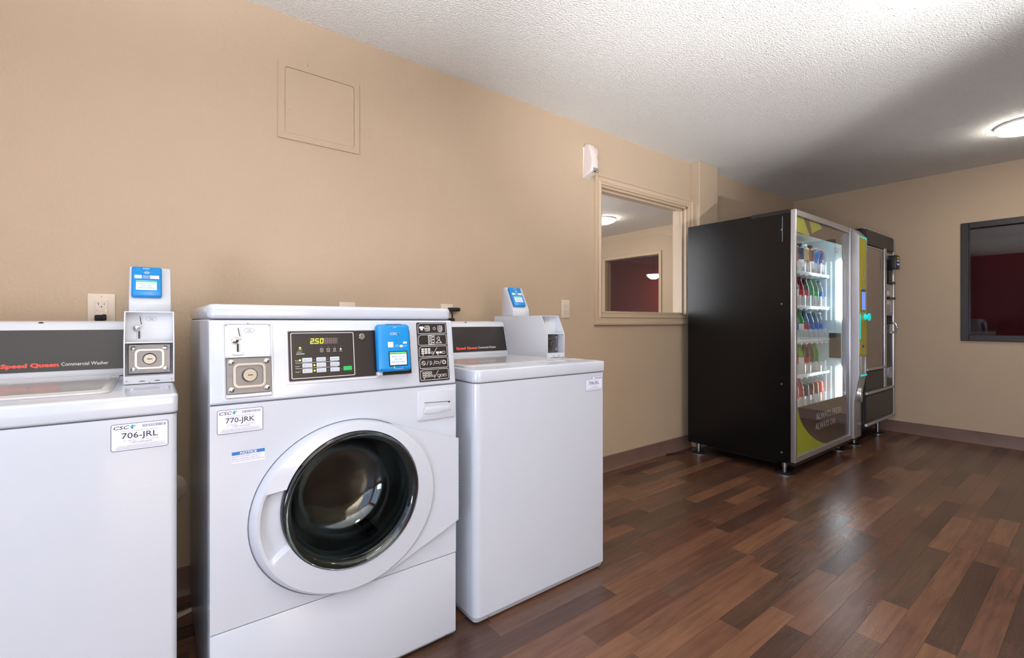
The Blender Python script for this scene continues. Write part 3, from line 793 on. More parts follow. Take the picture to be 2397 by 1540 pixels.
# ------------------------------------------------------------------ front-load washer
def front_washer(ox, oy):
    W, D = .685, .73
    t = thing('front_load_washer', 'white front-load washer with round glass door and lit 2.50 display, sticker 770-JRK', 'washer', (ox, oy, 0))
    cx, cz, ra, rb = .340, .520, .258, .240      # door outline
    gx, gz, gr = .342, .545, .190                # glass
    # cabinet shell
    side = [(.020, .014), (.020, .836), (.047, 1.046), (D, 1.046), (D, .014)]
    b = B(); b.prism(side, 'x', 0, .012, .003, 1); b.prism(side, 'x', W - .012, W, .003, 1)
    b.box(.012, W - .012, D - .012, D, .014, 1.046); b.box(.012, W - .012, .03, D - .012, .014, .03); b.box(.012, W - .012, .06, D - .012, 1.03, 1.046)
    b.obj('cabinet', m_side, t)
    B().box(.004, .0046, .03, .034, .05, .80).obj('edge_strip', m_alu, t)
    for fx in (.05, W - .05):
        for fy in (.07, D - .06):
            B().lathe([(.022, 0), (.022, .006), (.010, .008), (.010, .016)], fx, fy, 14).obj('foot', m_rubber, t)
    # lid on top
    B().prism(rr(-.002, W + .002, .030, D + .006, .022, 5), 'z', 1.0475, 1.0845, .010, 4).obj('top', m_white, t)
    B().box(.003, W - .003, .045, D - .01, 1.044, 1.049).obj('seam', m_seam, t)
    # lower service panel with chamfered toe
    b = B(); b.prism([(0, .022), (0, .2785), (.022, .2785), (.022, .014), (.008, .010)], 'x', 0.0, W, .003, 2)
    b.obj('service_panel', m_white, t)
    for sx in (W - .036, .036):
        B().lathe([(.006, 0), (.005, .003)], sx, -.0245, 10, 'y', .001, M=Matrix.Scale(-1, 4, (0, 0, 1))).obj('screw', m_chrome, t)
    B().box(.004, W - .004, .006, .024, .272, .288).obj('seam', m_seam, t)
    # front panel with the round opening
    n = 48
    oc = []
    for i in range(n):
        a = 2 * PI * i / n; dx, dz = math.cos(a), math.sin(a)
        k = 1e9
        if dx > 1e-6: k = min(k, (W - gx) / dx)
        if dx < -1e-6: k = min(k, (0 - gx) / dx)
        if dz > 1e-6: k = min(k, (.8345 - gz) / dz)
        if dz < -1e-6: k = min(k, (0.2815 - gz) / dz)
        oc.append((gx + dx * k, gz + dz * k))
    # exact corners
    for px_, pz_ in ((0, .2815), (W, .2815), (W, .8345), (0, .8345)):
        j = min(range(n), key=lambda i: (oc[i][0] - px_) ** 2 + (oc[i][1] - pz_) ** 2); oc[j] = (px_, pz_)
    B().ring(oc, circ(gx, gz, .185, n), 'y', 0, .02).obj('front_panel', m_white, t, smooth=False)
    B().box(.004, W - .004, .006, .024, .828, .842).obj('seam', m_seam, t)
    # drum behind the glass
    B().lathe([(.19, .022), (.20, .05), (.255, .09), (.26, .42), (.002, .42)], gx, gz, 40, 'y', 0, M=Matrix.Identity(4), cap=False).obj('drum', m_drum, t)
    b = B()
    for k in range(3):
        a = 2 * PI * k / 3 + .5
        b.box(-.018, .018, .12, .40, .205, .256, .01, 2, M=Matrix.Translation((gx, 0, gz)) @ Matrix.Rotation(a, 4, 'Y'))
    b.obj('drum_paddle', m_drum, t)
    # door: domed white surround with a finger pocket on the left
    NA = 144; rings = [0.0, .02, .04, .07, .10, .14, .20, .30, .34, .50, .66, .80, .92, 1.0]
    def prof(u):     # height of the surround towards the viewer
        if u < .04: return .010 * u / .04
        if u < .20: return .010 + .021 * math.sin((u - .04) / .16 * PI / 2)
        return .031 + .005 * (u - .20) / .80
    V = []; F = []
    for i in range(NA):
        a = 2 * PI * i / NA; dg = math.degrees(a)
        pocket = 160 < dg < 206.5
        ox_, oz_ = cx + ra * math.cos(a), cz + rb * math.sin(a)
        ix_, iz_ = gx + gr * math.cos(a), gz + gr * math.sin(a)
        for u in rings:
            h = prof(u)
            if pocket and u > .29: h = .031 - .013 * min(1, (u - .29) / .25)
            V.append((ox_ + (ix_ - ox_) * u, -h, oz_ + (iz_ - oz_) * u))
    m_ = len(rings)
    for i in range(NA):
        j = (i + 1) % NA
        for k in range(m_ - 1): F.append((i * m_ + k, j * m_ + k, j * m_ + k + 1, i * m_ + k + 1))
    door = B().add(V, F).obj('door', m_white, t, angle=28)
    B().ring(circ(cx, cz, ra + .0022, 72, rb + .0022), circ(cx, cz, ra - .004, 72, rb - .004), 'y', -.0012, .001).obj('door_gap', m_seam, door)
    # flat hinge flap reaching the right edge
    arc = [(cx + (ra - .03) * math.cos(a_), cz + (rb - .03) * math.sin(a_)) for a_ in [math.radians(74 - 148 * k / 24) for k in range(25)]]
    B().prism([(.426, .7450), (W - .001, .660), (W - .001, .394), (.438, .2985)] + arc[::-1], 'y', -.019, .001).obj('hinge_flap', m_white, door, angle=25)
    b = B()
    for i in range(26): b.box(W - .0015, W + .001, -.020, -.002, .40 + i * .010, .405 + i * .010)
    b.obj('hinge_ribs', m_seam, door)
    # glass bowl, solid with real thickness
    outer = [(.191, -.024), (.190, -.034), (.184, -.041), (.176, -.040), (.169, -.030), (.160, .000), (.148, .050), (.132, .085), (.108, .104), (.07, .112), (.001, .114)]
    inner = [(.001, .122), (.072, .120), (.113, .112), (.140, .090), (.156, .053), (.168, .004), (.176, -.012), (.186, -.018), (.191, -.020)]
    B().lathe(outer + inner, gx, -gz, 64, 'y', 0, M=Matrix.Scale(-1, 4, (0, 0, 1)), cap=False).obj('glass_bowl', m_bowl, door, angle=60)
    B().ring(circ(gx, gz, .1895, 48), circ(gx, gz, .170, 48), 'y', -.012, .030).obj('gasket', m_gasket, door)
    # detergent drawer
    dr = B().prism(rr(.5425, .681, .7295, .8225, .008, 4), 'y', -.006, .001, .003, 2).obj('detergent_drawer', m_white, t)
    pts = [(.558, .7475), (.612, .7425), (.666, .7475), (.660, .783), (.566, .787)]
    B().prism(pts, 'y', -.0066, -.002, .002, 1).obj('pull_recess', m_side, dr)
    B().prism([(.563, .752), (.612, .747), (.661, .752), (.657, .768), (.612, .772), (.569, .771)], 'y', -.0085, -.004, .003, 2).obj('pull_lip', m_white, dr)
    B().prism([(.5665, .7865), (.6600, .7825), (.6590, .7805), (.5675, .7845)], 'y', -.0072, -.004).obj('pull_shadow_gap', m_seam, dr)
    B().box(.652, .658, -.0074, -.005, .778, .782).obj('latch_tab', m_black, dr)
    sticker(t, .0145, .764, '770-JRK', -.0003)
    # notice label
    nt_ = B().box(.046, .119, -.0005, 0, .688, .717).obj('notice_label', m_paper, t); nt_['label'] = 'white label with a blue NOTICE heading'
    B().rect(.046, .119, .7085, .717, -.0007).obj('heading_band', m_blue2, nt_, smooth=False)
    B().text('NOTICE', .064, .7098, .0060, -.0009, w=.037).obj('heading', m_inkw, nt_, smooth=False)
    b = B().text('DOOR LOCK LIGHT must go out', .0475, .7032, .0032, -.0008, w=.062)
    b.text('before attempting to open door.', .0475, .6980, .0032, -.0008, w=.060); b.text('To open, press latch on door push out.', .0475, .6928, .0032, -.0008, w=.070)
    b.obj('notice_text', m_inkg, nt_, smooth=False)
    # sloped control panel
    a = math.atan(.13); M = Matrix.Translation((0, 0, .8380)) @ Matrix.Rotation(-a, 4, 'X')
    cp = B(M).box(0, W, 0, .022, 0, .2085, .005, 3).obj('control_panel', m_white, t)
    # coin face: recessed slot plate above, locked vault plate below
    B(M).ring(rr(.0285, .1395, .008, .2005, .005, 4), rr(.0315, .1365, .011, .1975, .004, 4), 'y', -.0025, .001).obj('coin_bezel', m_white2, cp)
    cf = B(M).box(.0325, .1355, -.0012, .001, .116, .1965, .0008, 1).obj('coin_face', mat('coin_face_grey', (205, 207, 212), .35), cp)
    coin_slot(cf, M, .058, .190, -.0014)
    vault_plate(cp, M, .0345, .1355, .022, .112, -.004)
    B(M).prism([(.032, .112), (.040, .1165), (.085, .1185), (.130, .1165), (.1365, .112)], 'y', -.010, .001, .001, 1).obj('vault_hood', m_white2, cp)
    B(M).box(.034, .136, -.006, .001, .012, .021, .002, 1).obj('vault_sill', m_white2, cp)
    for xx, zz in ((.036, .1935), (.133, .1935), (.084, .199), (.1345, .024)): B(M).flat(circ(xx, zz, .0013, 8), -.0027).obj('rivet', m_black, cp, smooth=False)
    # display bezel and overlay
    B(M).ring(rr(.170, .527, .036, .183, .008, 4), rr(.176, .521, .042, .178, .005, 4), 'y', -.0022, .001).obj('display_bezel', m_white2, cp)
    ov = B(M).prism(rr(.178, .519, .043, .177, .002, 2), 'y', -.0014, .001).obj('display_overlay', m_overlay, cp, smooth=False)
    q = -.0019
    B(M).ring(rr(.184, .353, .049, .173, .004, 4), rr(.1856, .3514, .0506, .1714, .003, 4), 'y', q, -.001).obj('overlay_outline', m_inkw, ov, smooth=False)
    B(M).rect(.232, .308, .1405, .1585, -.0016).obj('digit_window', mat('digit_window', (74, 64, 62), .3), ov, smooth=False)
    SEG = {'2': 'abged', '5': 'afgcd', '0': 'abcdef', '8': 'abcdefg'}
    def digit(b, ch, x, z, w, h):
        k = .0014; sl = .12
        S = {'a': ((0, h), (w, h)), 'b': ((w, h / 2), (w, h)), 'c': ((w, 0), (w, h / 2)), 'd': ((0, 0), (w, 0)), 'e': ((0, 0), (0, h / 2)), 'f': ((0, h / 2), (0, h)), 'g': ((0, h / 2), (w, h / 2))}
        for s_ in SEG[ch]:
            (ax, az), (bx_, bz) = S[s_]
            b.stroke([(x + ax + az * sl, z + az), (x + bx_ + bz * sl, z + bz)], k * 1.25, q)
    b = B(M)
    for i, ch in enumerate('250'): digit(b, ch, .2345 + i * .0126, .1435, .0072, .0122)
    b.rect(.2440, .2458, .1427, .1445, q); b.obj('lit_digits', m_led, ov, smooth=False)
    b = B(M)
    for i in range(3): digit(b, '8', .2723 + i * .0115, .1435, .0070, .0122)
    b.obj('unlit_digits', m_ledoff, ov, smooth=False)
    on = B(M); off = B(M)
    on.flat(circ(.207, .1320, .0028, 10), q)
    for i, xx in enumerate((.263, .281, .298, .315)): off.flat(circ(xx, .1330, .0014, 8), q)
    pr = B(M)
    for xx, wd in ((.263, 'WASH'), (.281, 'RINSE'), (.298, 'SPIN'), (.315, 'LOCK')): pr.text(wd, xx - .0045, .1185, .0024, q, w=.009)
    pr.stroke(rr(.2592, .2668, .1235, .1282, .0006, 1), .0008, q, True); pr.stroke(rr(.2772, .2848, .1235, .1282, .0006, 1), .0008, q, True)
    pr.stroke(circ(.298, .1258, .0028, 10), .0009, q, True); pr.flat(circ(.315, .1253, .0026, 8, .0032), q)
    pr.text('RESET', .199, .1195, .0022, q, w=.014); pr.stroke([(.203, .1255), (.207, .1275), (.212, .1265)], .0010, q); pr.stroke([(.197, .1155), (.218, .1155)], .0016, q)
    rows = [('Soil', 'LIGHT', 'MEDIUM', 'HEAVY', .0925), ('Cycle', 'NORMAL', 'PERM PRESS', 'DELICATES', .0775), ('Temp', 'HOT', 'WARM', 'COLD', .0625)]
    btn_txt = B(M)
    for ri, (lab, *names, z) in enumerate(rows):
        pr.text(lab, .1935, z + .0035, .0030, q, w=.010)
        if ri < 2: pr.stroke([(.194, z - .0012), (.305, z - .0012)], .0008, q)
        for ci, nm in enumerate(names):
            x = .2115 + ci * .0365
            bt = B(M).box(x, x + .0255, -.0030, -.001, z + .0005, z + .0118, .0012, 1).obj('selector_button', m_btn, ov)
            btn_txt.text(nm, x + .0095, z + .0048, .0026, -.0033, w=.0125); btn_txt.stroke(circ(x + .0055, z + .006, .0022, 8), .0008, -.0033, True)
            lx = x - .0055
            lit = (ri, ci) in ((0, 0), (1, 1), (2, 1))
            (on if lit else off).flat(circ(lx, z + .006, .0026 if lit else .0017, 10), q)
    off.flat(circ(.3165, .0690, .0016, 8), q)
    B(M).box(.3205, .3445, -.0030, -.001, .0635, .0762, .0014, 1).obj('start_button', m_green, ov)
    btn_txt.text('START', .3255, .068, .0030, -.0033, w=.013)
    btn_txt.obj('button_text', m_inkg, ov, smooth=False)
    pr.obj('overlay_print', m_inkw, ov, smooth=False); on.obj('lit_leds', m_led, ov, smooth=False); off.obj('unlit_leds', m_ledoff, ov, smooth=False)
    Mk = M @ Matrix.Rotation(PI, 4, 'X')
    B(Mk).lathe([(.0095, .001), (.0095, .008), (.0075, .010), (.002, .010)], .376, -.1585, 20, 'y', 0).obj('key_switch', m_chrome, cp)
    B(M).flat(circ(.376, .1585, .0035, 10), -.0103).obj('key_hole', m_seam, cp, smooth=False)
    # blue card reader standing proud of the panel
    B(M).box(.419, .524, -.014, .001, .0425, .176, .002, 1).obj('reader_mount', m_black, cp)
    B(M).box(.415, .430, -.018, .0, .0415, .054, .002, 1).obj('mount_tab', m_white2, cp)
    rdr = B(M).box(.4115, .515, -.036, -.008, .0515, .192, .010, 4).obj('card_reader', m_blue, cp)
    MR = M @ Matrix.Translation((.4115, 0, .0515))
    reader_face(rdr, MR, .1035, .1405, -.0362, (.034, .087, .018, .056), .108, 'front')
    B(MR).rect(.030, .047, .071, .087, -.0366).obj('blank_square', m_paper, rdr, smooth=False)
    b = B(MR); b.rect(.078, .090, .081, .087, -.0366); b.prism(circ(.072, .074, .006, 12, .0035), 'y', -.0366, -.0362); b.stroke([(.053, .073), (.063, .073)], .001, -.0366); b.stroke([(.053, .077), (.063, .077)], .001, -.0366); b.stroke([(.080, .073), (.090, .076)], .001, -.0366)
    for i in range(3): b.flat(circ(.050 + i * .004, .131, .0011, 6), -.0366)
    b.stroke([(.045, .0085), (.050, .006), (.070, .006), (.075, .0085)], .0008, -.0366)
    b.obj('card_emblems', m_inkw, rdr, smooth=False)
    B(MR).flat(circ(.047, .0125, .0016, 8), -.0368).obj('ready_light', m_led, rdr, smooth=False)
    B(MR).box(.030, .078, -.030, -.014, .139, .1412).obj('card_slot', m_black, rdr)
    # pictogram plate
    ic = B(M).prism(rr(.554, .662, .012, .201, .004, 3), 'y', -.0014, .001).obj('pictogram_plate', m_overlay, cp, smooth=False)
    q = -.0019
    for k in range(5):
        z0 = .1655 - k * .0370; x0, x1 = .558, .658; z1 = z0 + .0325
        b = B(M)
        b.stroke([(x0 + .008, z1), (x1 - .002, z1), (x1, z1 - .002), (x1, z0 + .002), (x1 - .002, z0), (x0 + .002, z0), (x0, z0 + .002), (x0, z1 - .008), (x0 + .008, z1)], .0012, q)
        b.text(str(k + 1), x0 - .0005, z1 - .0045, .004, q)
        zc = (z0 + z1) / 2
        if k == 0:
            b.flat([(.567, zc - .006), (.575, zc - .006), (.575, zc + .001), (.5785, zc - .0005), (.580, zc + .003), (.575, zc + .0075), (.573, zc + .006), (.569, zc + .006), (.567, zc + .0075), (.562, zc + .003), (.5635, zc - .0005), (.567, zc + .001)], q)
            for xo in (.591, .637):
                b.stroke(rr(xo - .008, xo + .008, zc - .008, zc + .008, .002, 2), .0013, q, True); b.stroke(circ(xo + .001, zc, .0055, 12), .0013, q, True); b.flat(circ(xo + .001, zc, .0022, 8), q)
            b.stroke([(.580, zc), (.589, zc)], .0014, q); b.stroke([(.612, zc - .003), (.617, zc - .003), (.617, zc - .005), (.621, zc), (.617, zc + .005), (.617, zc + .003), (.612, zc + .003)], .0012, q, True)
            b.stroke([(.631, zc - .010), (.637, zc - .0118), (.643, zc - .010)], .0014, q)
        elif k == 1:
            b.stroke(rr(.593, .615, z0 + .001, z1 - .001, .001, 1), .001, q, True); b.stroke([(.604, z0 + .001), (.604, z1 - .001)], .001, q)
            for i in range(3):
                b.stroke(rr(.5950, .6025, z0 + .004 + i * .0095, z0 + .010 + i * .0095, .001, 1), .0014, q, True); b.flat(circ(.6095, z0 + .007 + i * .0095, .0028, 6), q)
            b.stroke([(.621, zc - .009), (.630, zc - .002), (.623, zc + .004), (.628, zc + .009), (.633, zc + .008), (.632, zc - .001), (.637, zc - .008), (.640, zc - .010)], .0018, q); b.stroke([(.620, zc - .011), (.640, zc - .011)], .0016, q)
        elif k in (2, 4):
            for r_ in range(3):
                for c_ in range(3):
                    x = .566 + c_ * .0112; z = zc + .0075 - r_ * .0062
                    P = rr(x, x + .0092, z - .0022, z + .0022, .0012, 2)
                    if k == 2: b.flat(P, q)
                    else: b.stroke(P, .0011, q, True)
            b.stroke(rr(.600, .608, zc - .007, zc - .002, .001, 1), .0011, q, True); b.stroke(circ(.571, zc - .0105, .0024, 8), .001, q, True)
            b.stroke([(.605, zc - .013), (.622, zc + .012)], .0012, q)
            for c_ in range(3):
                x = .618 + c_ * .0112; P = rr(x, x + .0092, zc - .008, zc - .0015, .0012, 2)
                if k == 2 and c_ < 2: b.flat(P, q)
                else: b.stroke(P, .0011, q, True)
            b.stroke(circ(.624, zc - .0105, .0022, 8), .001, q, True)
        else:
            b.stroke(circ(.571, zc, .0062, 14), .0013, q, True); b.stroke([(.567, zc + .004), (.575, zc - .004)], .0016, q)
            for xs in (.582, .606, .628): b.stroke([(xs, zc - .007), (xs + .006, zc + .007)], .0012, q)
            b.stroke([(.594, zc - .006), (.594, zc + .006), (.599, zc + .004), (.600, zc - .003), (.594, zc - .006)], .0013, q)
            b.stroke(rr(.614, .625, zc - .003, zc + .003, .001, 1), .0012, q, True); b.stroke(circ(.643, zc + .001, .0058, 12), .0013, q, True); b.stroke(rr(.641, .651, zc - .005, zc + .004, .001, 1), .0012, q, True)
        b.obj('pictogram', m_inkw, ic, smooth=False)
    return t
front_washer(.107, 1.335)

# ------------------------------------------------------------------ drinks vending machine
VX0, VX1, VYF, VYB, VZ0, VZ1 = 3.36, 4.60, 1.30, 2.085, .092, 1.788
SHELF_Z = [1.406, 1.153, .900, .648, .400]
LANES = [4.232 - .095 * i for i in range(7)]
def drinks_machine():
    t = thing('drinks_vending_machine', 'tall black vending machine with a lit glass front full of bottled drinks', 'vending machine', (0, 0, 0))
    yb = VYF + .032     # cabinet starts behind the door
    ix0, ix1, iz0, iz1, iyb = 3.405, 4.312, .385, 1.70, 2.0
    b = B()
    b.box(VX0, VX0 + .03, yb, VYB, VZ0, VZ1, .003, 1)
    b.box(VX0 + .03, VX1 - .03, yb, VYB, VZ1 - .03, VZ1); b.box(VX0 + .03, VX1 - .03, yb + .02, VYB, VZ0, VZ0 + .03)
    b.box(VX0 + .03, VX1 - .03, VYB - .02, VYB, VZ0 + .03, VZ1 - .03); b.box(VX1 - .03, VX1, yb, VYB, VZ0, VZ1, .003, 1)
    b.box(ix1 + .012, VX1 - .03, yb, VYB - .02, VZ0 + .03, VZ1 - .03)
    cab = b.obj('cabinet', m_vblack, t)
    B().box(VX0 - .003, VX0 + .02, yb, yb + .255, VZ1 - .024, VZ1 + .004, .002, 1).obj('top_trim', m_black, t)
    for z in (1.66, 1.16, .62, .16):
        B().lathe([(.006, 0), (.006, .003)], yb + .055, z, 10, 'x', VX0 - .003).obj('side_screw', m_seam, t)
    B().box(VX0 - .004, VX0, yb + .048, yb + .052, 1.58, 1.75).obj('hinge_rod', m_seam, t)
    # white interior
    b = B()
    b.box(ix0, ix0 + .008, yb + .004, iyb, iz0, iz1); b.box(ix1, ix1 + .01, yb + .004, iyb, iz0, iz1)
    b.box(ix0, ix1, iyb, iyb + .01, iz0, iz1); b.box(ix0, ix1, yb + .004, iyb, iz1, iz1 + .01); b.box(ix0, ix1, yb + .004, iyb, iz0 - .01, iz0)
    lin = b.obj('liner', m_liner, t)
    # LED tubes; the glowing dot rows are modelled reflections of the lit strip
    for z0, z1 in ((1.055, 1.525), (.40, .685)):
        B().box(ix1 - .010, ix1 - .001, 1.333, 1.346, z0, z1, .002, 1).obj('light_tube', m_ledw2, lin)
        B().box(ix0 + .009, ix0 + .016, 1.338, 1.350, z0, z1, .002, 1).obj('light_tube', m_ledw, lin)  # hidden left tube added to brighten the interior
        for yy, hw in ((1.376, .0035), (1.408, .0027), (1.442, .0018)):
            bb = B(); z = z0
            while z < z1: bb.box(ix1 - .003, ix1 - .0005, yy - hw, yy + hw, z, z + .006); z += .0115
            o = bb.obj('strip_reflection', m_ledrefl, lin, smooth=False); o['kind'] = 'stuff'
    B().box(ix0 + .05, ix1 - .05, 1.340, 1.354, iz1 - .012, iz1 - .002, .002, 1).obj('light_tube', m_ledw, lin)  # unseen tube added behind the top graphic for more interior light
    B().ring(circ(1.371, 1.615, .014, 20), circ(1.371, 1.615, .0115, 20), 'x', ix1 - .0015, ix1 - .0002).obj('wall_emblem', m_inkr, lin, smooth=False)
    B().box(ix1 - .0012, ix1 - .0002, 1.36, 1.383, 1.590, 1.596).obj('emblem_caption', m_inkg, lin)
    bx_ = B().box(ix1 - .006, ix1 - .0005, 1.334, 1.424, .735, .962, .002, 1).obj('delivery_port', m_liner, lin)
    B().box(ix1 - .008, ix1 - .005, 1.338, 1.420, .752, .945).obj('delivery_flap', m_brownp, bx_)
    B().box(ix1 - .0095, ix1 - .005, 1.338, 1.420, .918, .950, .001, 1).obj('flap_edge', m_black, bx_)
    # shelves and clear lane fronts
    for si, z in enumerate(SHELF_Z):
        sh = B().box(ix0 + .01, ix1 - .022, 1.425, iyb - .01, z - .012, z, .002, 1).obj('shelf', m_tray, t)
        B().box(ix0 + .01, ix1 - .022, 1.412, 1.427, z - .018, z + .006, .004, 2).obj('shelf_lip', m_tray, sh)
        for x in LANES:
            B().box(x + .0455, x + .0485, 1.43, 1.80, z, z + .085, .001, 1).obj('lane_divider', m_clear, sh)
            V = []; F = []; n = 8     # curved clear front guard with ribs
            for k in range(n + 1):
                a = -1.1 + 2.2 * k / n; r = .041 + .0025 * (k % 2)
                for r2, in ((r,), (r - .003,)):
                    for zz in (z + .004, z + .088 - .012 * abs(a)):
                        V.append((x + r2 * math.sin(a), 1.462 - r2 * math.cos(a), zz))
            for k in range(n):
                p, q = 4 * k, 4 * k + 4
                F += [(p, q, q + 1, p + 1), (p + 2, p + 3, q + 3, q + 2), (p + 1, q + 1, q + 3, p + 3), (p, p + 2, q + 2, q)]
            F += [(0, 1, 3, 2), (4 * n, 4 * n + 2, 4 * n + 3, 4 * n + 1)]
            B().add(V, F).obj('lane_guard', m_clear, sh, smooth=False)
            B().lathe([(.010, 0), (.011, .006), (.006, .010)], x, 1.418, 12, 'z', z - .027).obj('lane_knob', m_tray, sh)
    # door
    dx1 = 4.415
    fl, fb = .024, .040
    d = B().box(VX0 - .001, VX0 + fl, VYF, yb, VZ0 + .012, VZ1 - .002, .004, 2).obj('door', m_alu, t)
    B().box(dx1 - .028, dx1, VYF, yb, VZ0 + .012, VZ1 - .002, .004, 2).obj('door_stile', m_alu, d)
    B().box(VX0 + fl, dx1 - .028, VYF + .001, yb, VZ1 - .002 - fb, VZ1 - .002, .003, 1).obj('door_rail', m_alu, d)
    B().box(VX0 + fl, dx1 - .028, VYF + .001, yb, VZ0 + .012, VZ0 + .012 + fb, .003, 1).obj('door_rail', m_alu, d)
    gz0, gz1, gx0, gx1 = VZ0 + .012 + fb, VZ1 - .002 - fb, VX0 + fl, dx1 - .028
    B().box(gx0, gx1, VYF + .010, VYF + .015, gz0, gz1).obj('door_glass', m_pane, d, smooth=False)
    B().box(gx0, gx1, VYF + .0165, VYF + .019, 1.637, gz1).obj('top_graphic', m_brownp, d, smooth=False)
    bot = B().box(gx0, gx1, VYF + .0165, VYF + .019, gz0, .462).obj('bottom_graphic', m_brownp, d, smooth=False)
    B().box(gx1 - .055, gx1, VYF + .0165, VYF + .019, .462, 1.637).obj('edge_graphic', m_brownp, d, smooth=False)
    yq = VYF + .0160
    B().flat([(3.39, 1.645), (3.632, 1.638), (3.53, 1.745), (3.39, 1.745)], yq).obj('lime_shape', m_lime, d, smooth=False)
    B().flat([(3.668, 1.660), (3.86, 1.720), (3.80, 1.742), (3.625, 1.746)], yq).obj('lime_shape', m_lime, d, smooth=False)
    P = [(gx0, gz0), (3.935, gz0)]
    for i in range(1, 17):
        k = i / 16; P.append((3.935 - (3.935 - 3.437) * (1 - (1 - k) ** 1.7), gz0 + (.462 - gz0) * k ** 1.25))
    P.append((gx0, .462))
    B().flat(P, yq).obj('lime_shape', m_lime, d, smooth=False)
    b = B().text('ALWAYS FRESH,', 3.742, .338, .048, yq - .0003, w=.515); b.text('ALWAYS ON', 3.735, .268, .048, yq - .0003, w=.372)
    b.obj('slogan', m_inkw, d, smooth=False)
    B().box(VX0 - .001, dx1 + .17, VYF + .006, yb + .02, VZ0 - .012, VZ0 + .012, .003, 1).obj('bottom_trim', m_black, t)
    # payment column, standing proud of the door
    cx0, cx1 = 4.420, 4.588
    prof = [(yb, VZ1 - .006), (1.296, VZ1 - .006), (1.249, 1.722), (1.249, .62), (1.262, .54), (1.284, .40), (1.284, VZ0 + .014), (yb, VZ0 + .014)]
    col = B().prism(prof, 'x', cx0, cx1, .006, 3).obj('payment_column', m_silverp, t)
    fx0, fx1, fy = 4.426, 4.578, 1.249
    B().prism(rr(fx0, fx1, .775, 1.712, .010, 3), 'y', fy - .003, fy + .001).obj('fascia', m_fascia, col, smooth=False)
    B().box(fx0, fx1, fy - .005, fy, 1.706, 1.716, .002, 1).obj('glow_strip', m_cyan, col)
    B().box(fx1 - .008, fx1 + .003, fy - .005, fy, 1.60, 1.712, .002, 1).obj('glow_strip', m_cyan, col)
    B().box(fx0 - .003, fx0 + .005, fy - .005, fy, .90, 1.10, .002, 1).obj('glow_strip', m_cyan, col)
    B().box(fx1 - .012, fx1 + .004, fy - .005, fy + .01, 1.10, 1.70, .002, 1).obj('edge_trim', m_alu, col)
    b = B(); b.stroke([(4.495 + .034 * math.cos(-PI * k / 18), 1.45 + .075 * math.sin(-PI * k / 18)) for k in range(19)] + [(4.461, 1.50), (4.468, 1.525)], .006, fy - .0035)
    b.obj('ring_mark', m_inkw, col, smooth=False)
    sc = B().prism(rr(4.443, 4.545, 1.128, 1.292, .004, 2), 'y', fy - .006, fy - .002).obj('touch_screen_bezel', m_seam, col)
    B().rect(4.448, 4.540, 1.133, 1.278, fy - .0064).obj('touch_screen', m_bscreen, sc, smooth=False)
    B().box(4.443, 4.545, fy - .007, fy - .002, 1.294, 1.306, .001, 1).obj('screen_cap', m_alu, col)
    kn = B().lathe([(.026, 0), (.024, .010), (.016, .014), (.016, .024), (.030, .028), (.030, .036)], 4.535, -1.078, 20, 'y', 0, M=Matrix.Translation((0, fy, 0)) @ Matrix.Rotation(PI, 4, 'X')).obj('coin_entry', m_cyan, col)
    B().box(4.452, 4.515, fy - .006, fy, .822, .866, .003, 1).obj('bill_slot', m_alu, col)
    B().rect(4.460, 4.508, .838, .850, fy - .0064).obj('bill_slit', m_black, col, smooth=False)
    b = B(); b.ring(rr(4.446, 4.560, .618, .770, .008, 3), rr(4.454, 4.552, .626, .762, .006, 3), 'y', fy - .006, fy + .002); b.obj('cup_frame', m_silverp, col)
    B().rect(4.454, 4.552, .626, .762, fy - .0006).obj('cup_back', m_alu, col, smooth=False)
    B().box(4.440, 4.566, fy - .010, fy, .606, .620, .003, 2).obj('glow_strip', m_cyan, col)
    B().prism(circ(4.495, .455, .020, 20, .060), 'y', 1.255, 1.30).obj('lock_recess', m_chrome, col)
    B().box(4.46, 4.54, 1.2832, 1.2845, .258, .268).obj('maker_plate', m_alu, col)
    B().box(VX0 + .11, VX1 - .11, yb + .14, VYB - .13, .045, VZ0 + .01).obj('drinks_shade_box', m_black, t)  # black box added to darken the gap, standing in for shadow
    # levelling feet
    for fx in (VX0 + .055, VX1 - .19):
        for fy_ in (yb + .06, VYB - .06):
            f = B().lathe([(.052, 0), (.054, .004), (.050, .010), (.030, .014), (.028, .016)], fx, fy_, 24).obj('levelling_foot', m_rubber, t)
            B().lathe([(.0545, .002), (.0545, .005)], fx, fy_, 24, cap=False).obj('foot_ring', m_alu, f)
            B().lathe([(.012, .012), (.012, .05), (.018, .052), (.018, .085)], fx, fy_, 14).obj('foot_stem', m_steel, f)
    return t
drinks_machine()

# bottles: front rank of every shelf, each its own thing
BODY = {
 'sport': [(.024, 0), (.033, .004), (.034, .02), (.032, .06), (.034, .10), (.034, .135), (.030, .155), (.034, .17), (.0335, .185), (.022, .203), (.019, .206)],
 'bulb': [(.024, 0), (.033, .004), (.034, .02), (.033, .07), (.030, .09), (.033, .12), (.0385, .150), (.037, .178), (.028, .196), (.021, .200)],
 'soda': [(.022, 0), (.031, .004), (.033, .018), (.031, .05), (.0325, .075), (.0325, .125), (.030, .15), (.021, .18), (.0135, .200), (.0135, .210)],
 'water': [(.024, 0), (.032, .004), (.032, .04), (.030, .05), (.032, .06), (.032, .13), (.031, .15), (.024, .172), (.014, .192), (.0135, .202)],
 'can': [(.024, 0), (.031, .006), (.0325, .012), (.0325, .150), (.027, .162), (.0265, .166)],
}
CAP = {'sport': (.0205, .205, .020), 'bulb': (.027, .199, .017), 'soda': (.0145, .207, .014), 'water': (.0145, .200, .014), 'can': (.0245, .164, .003)}
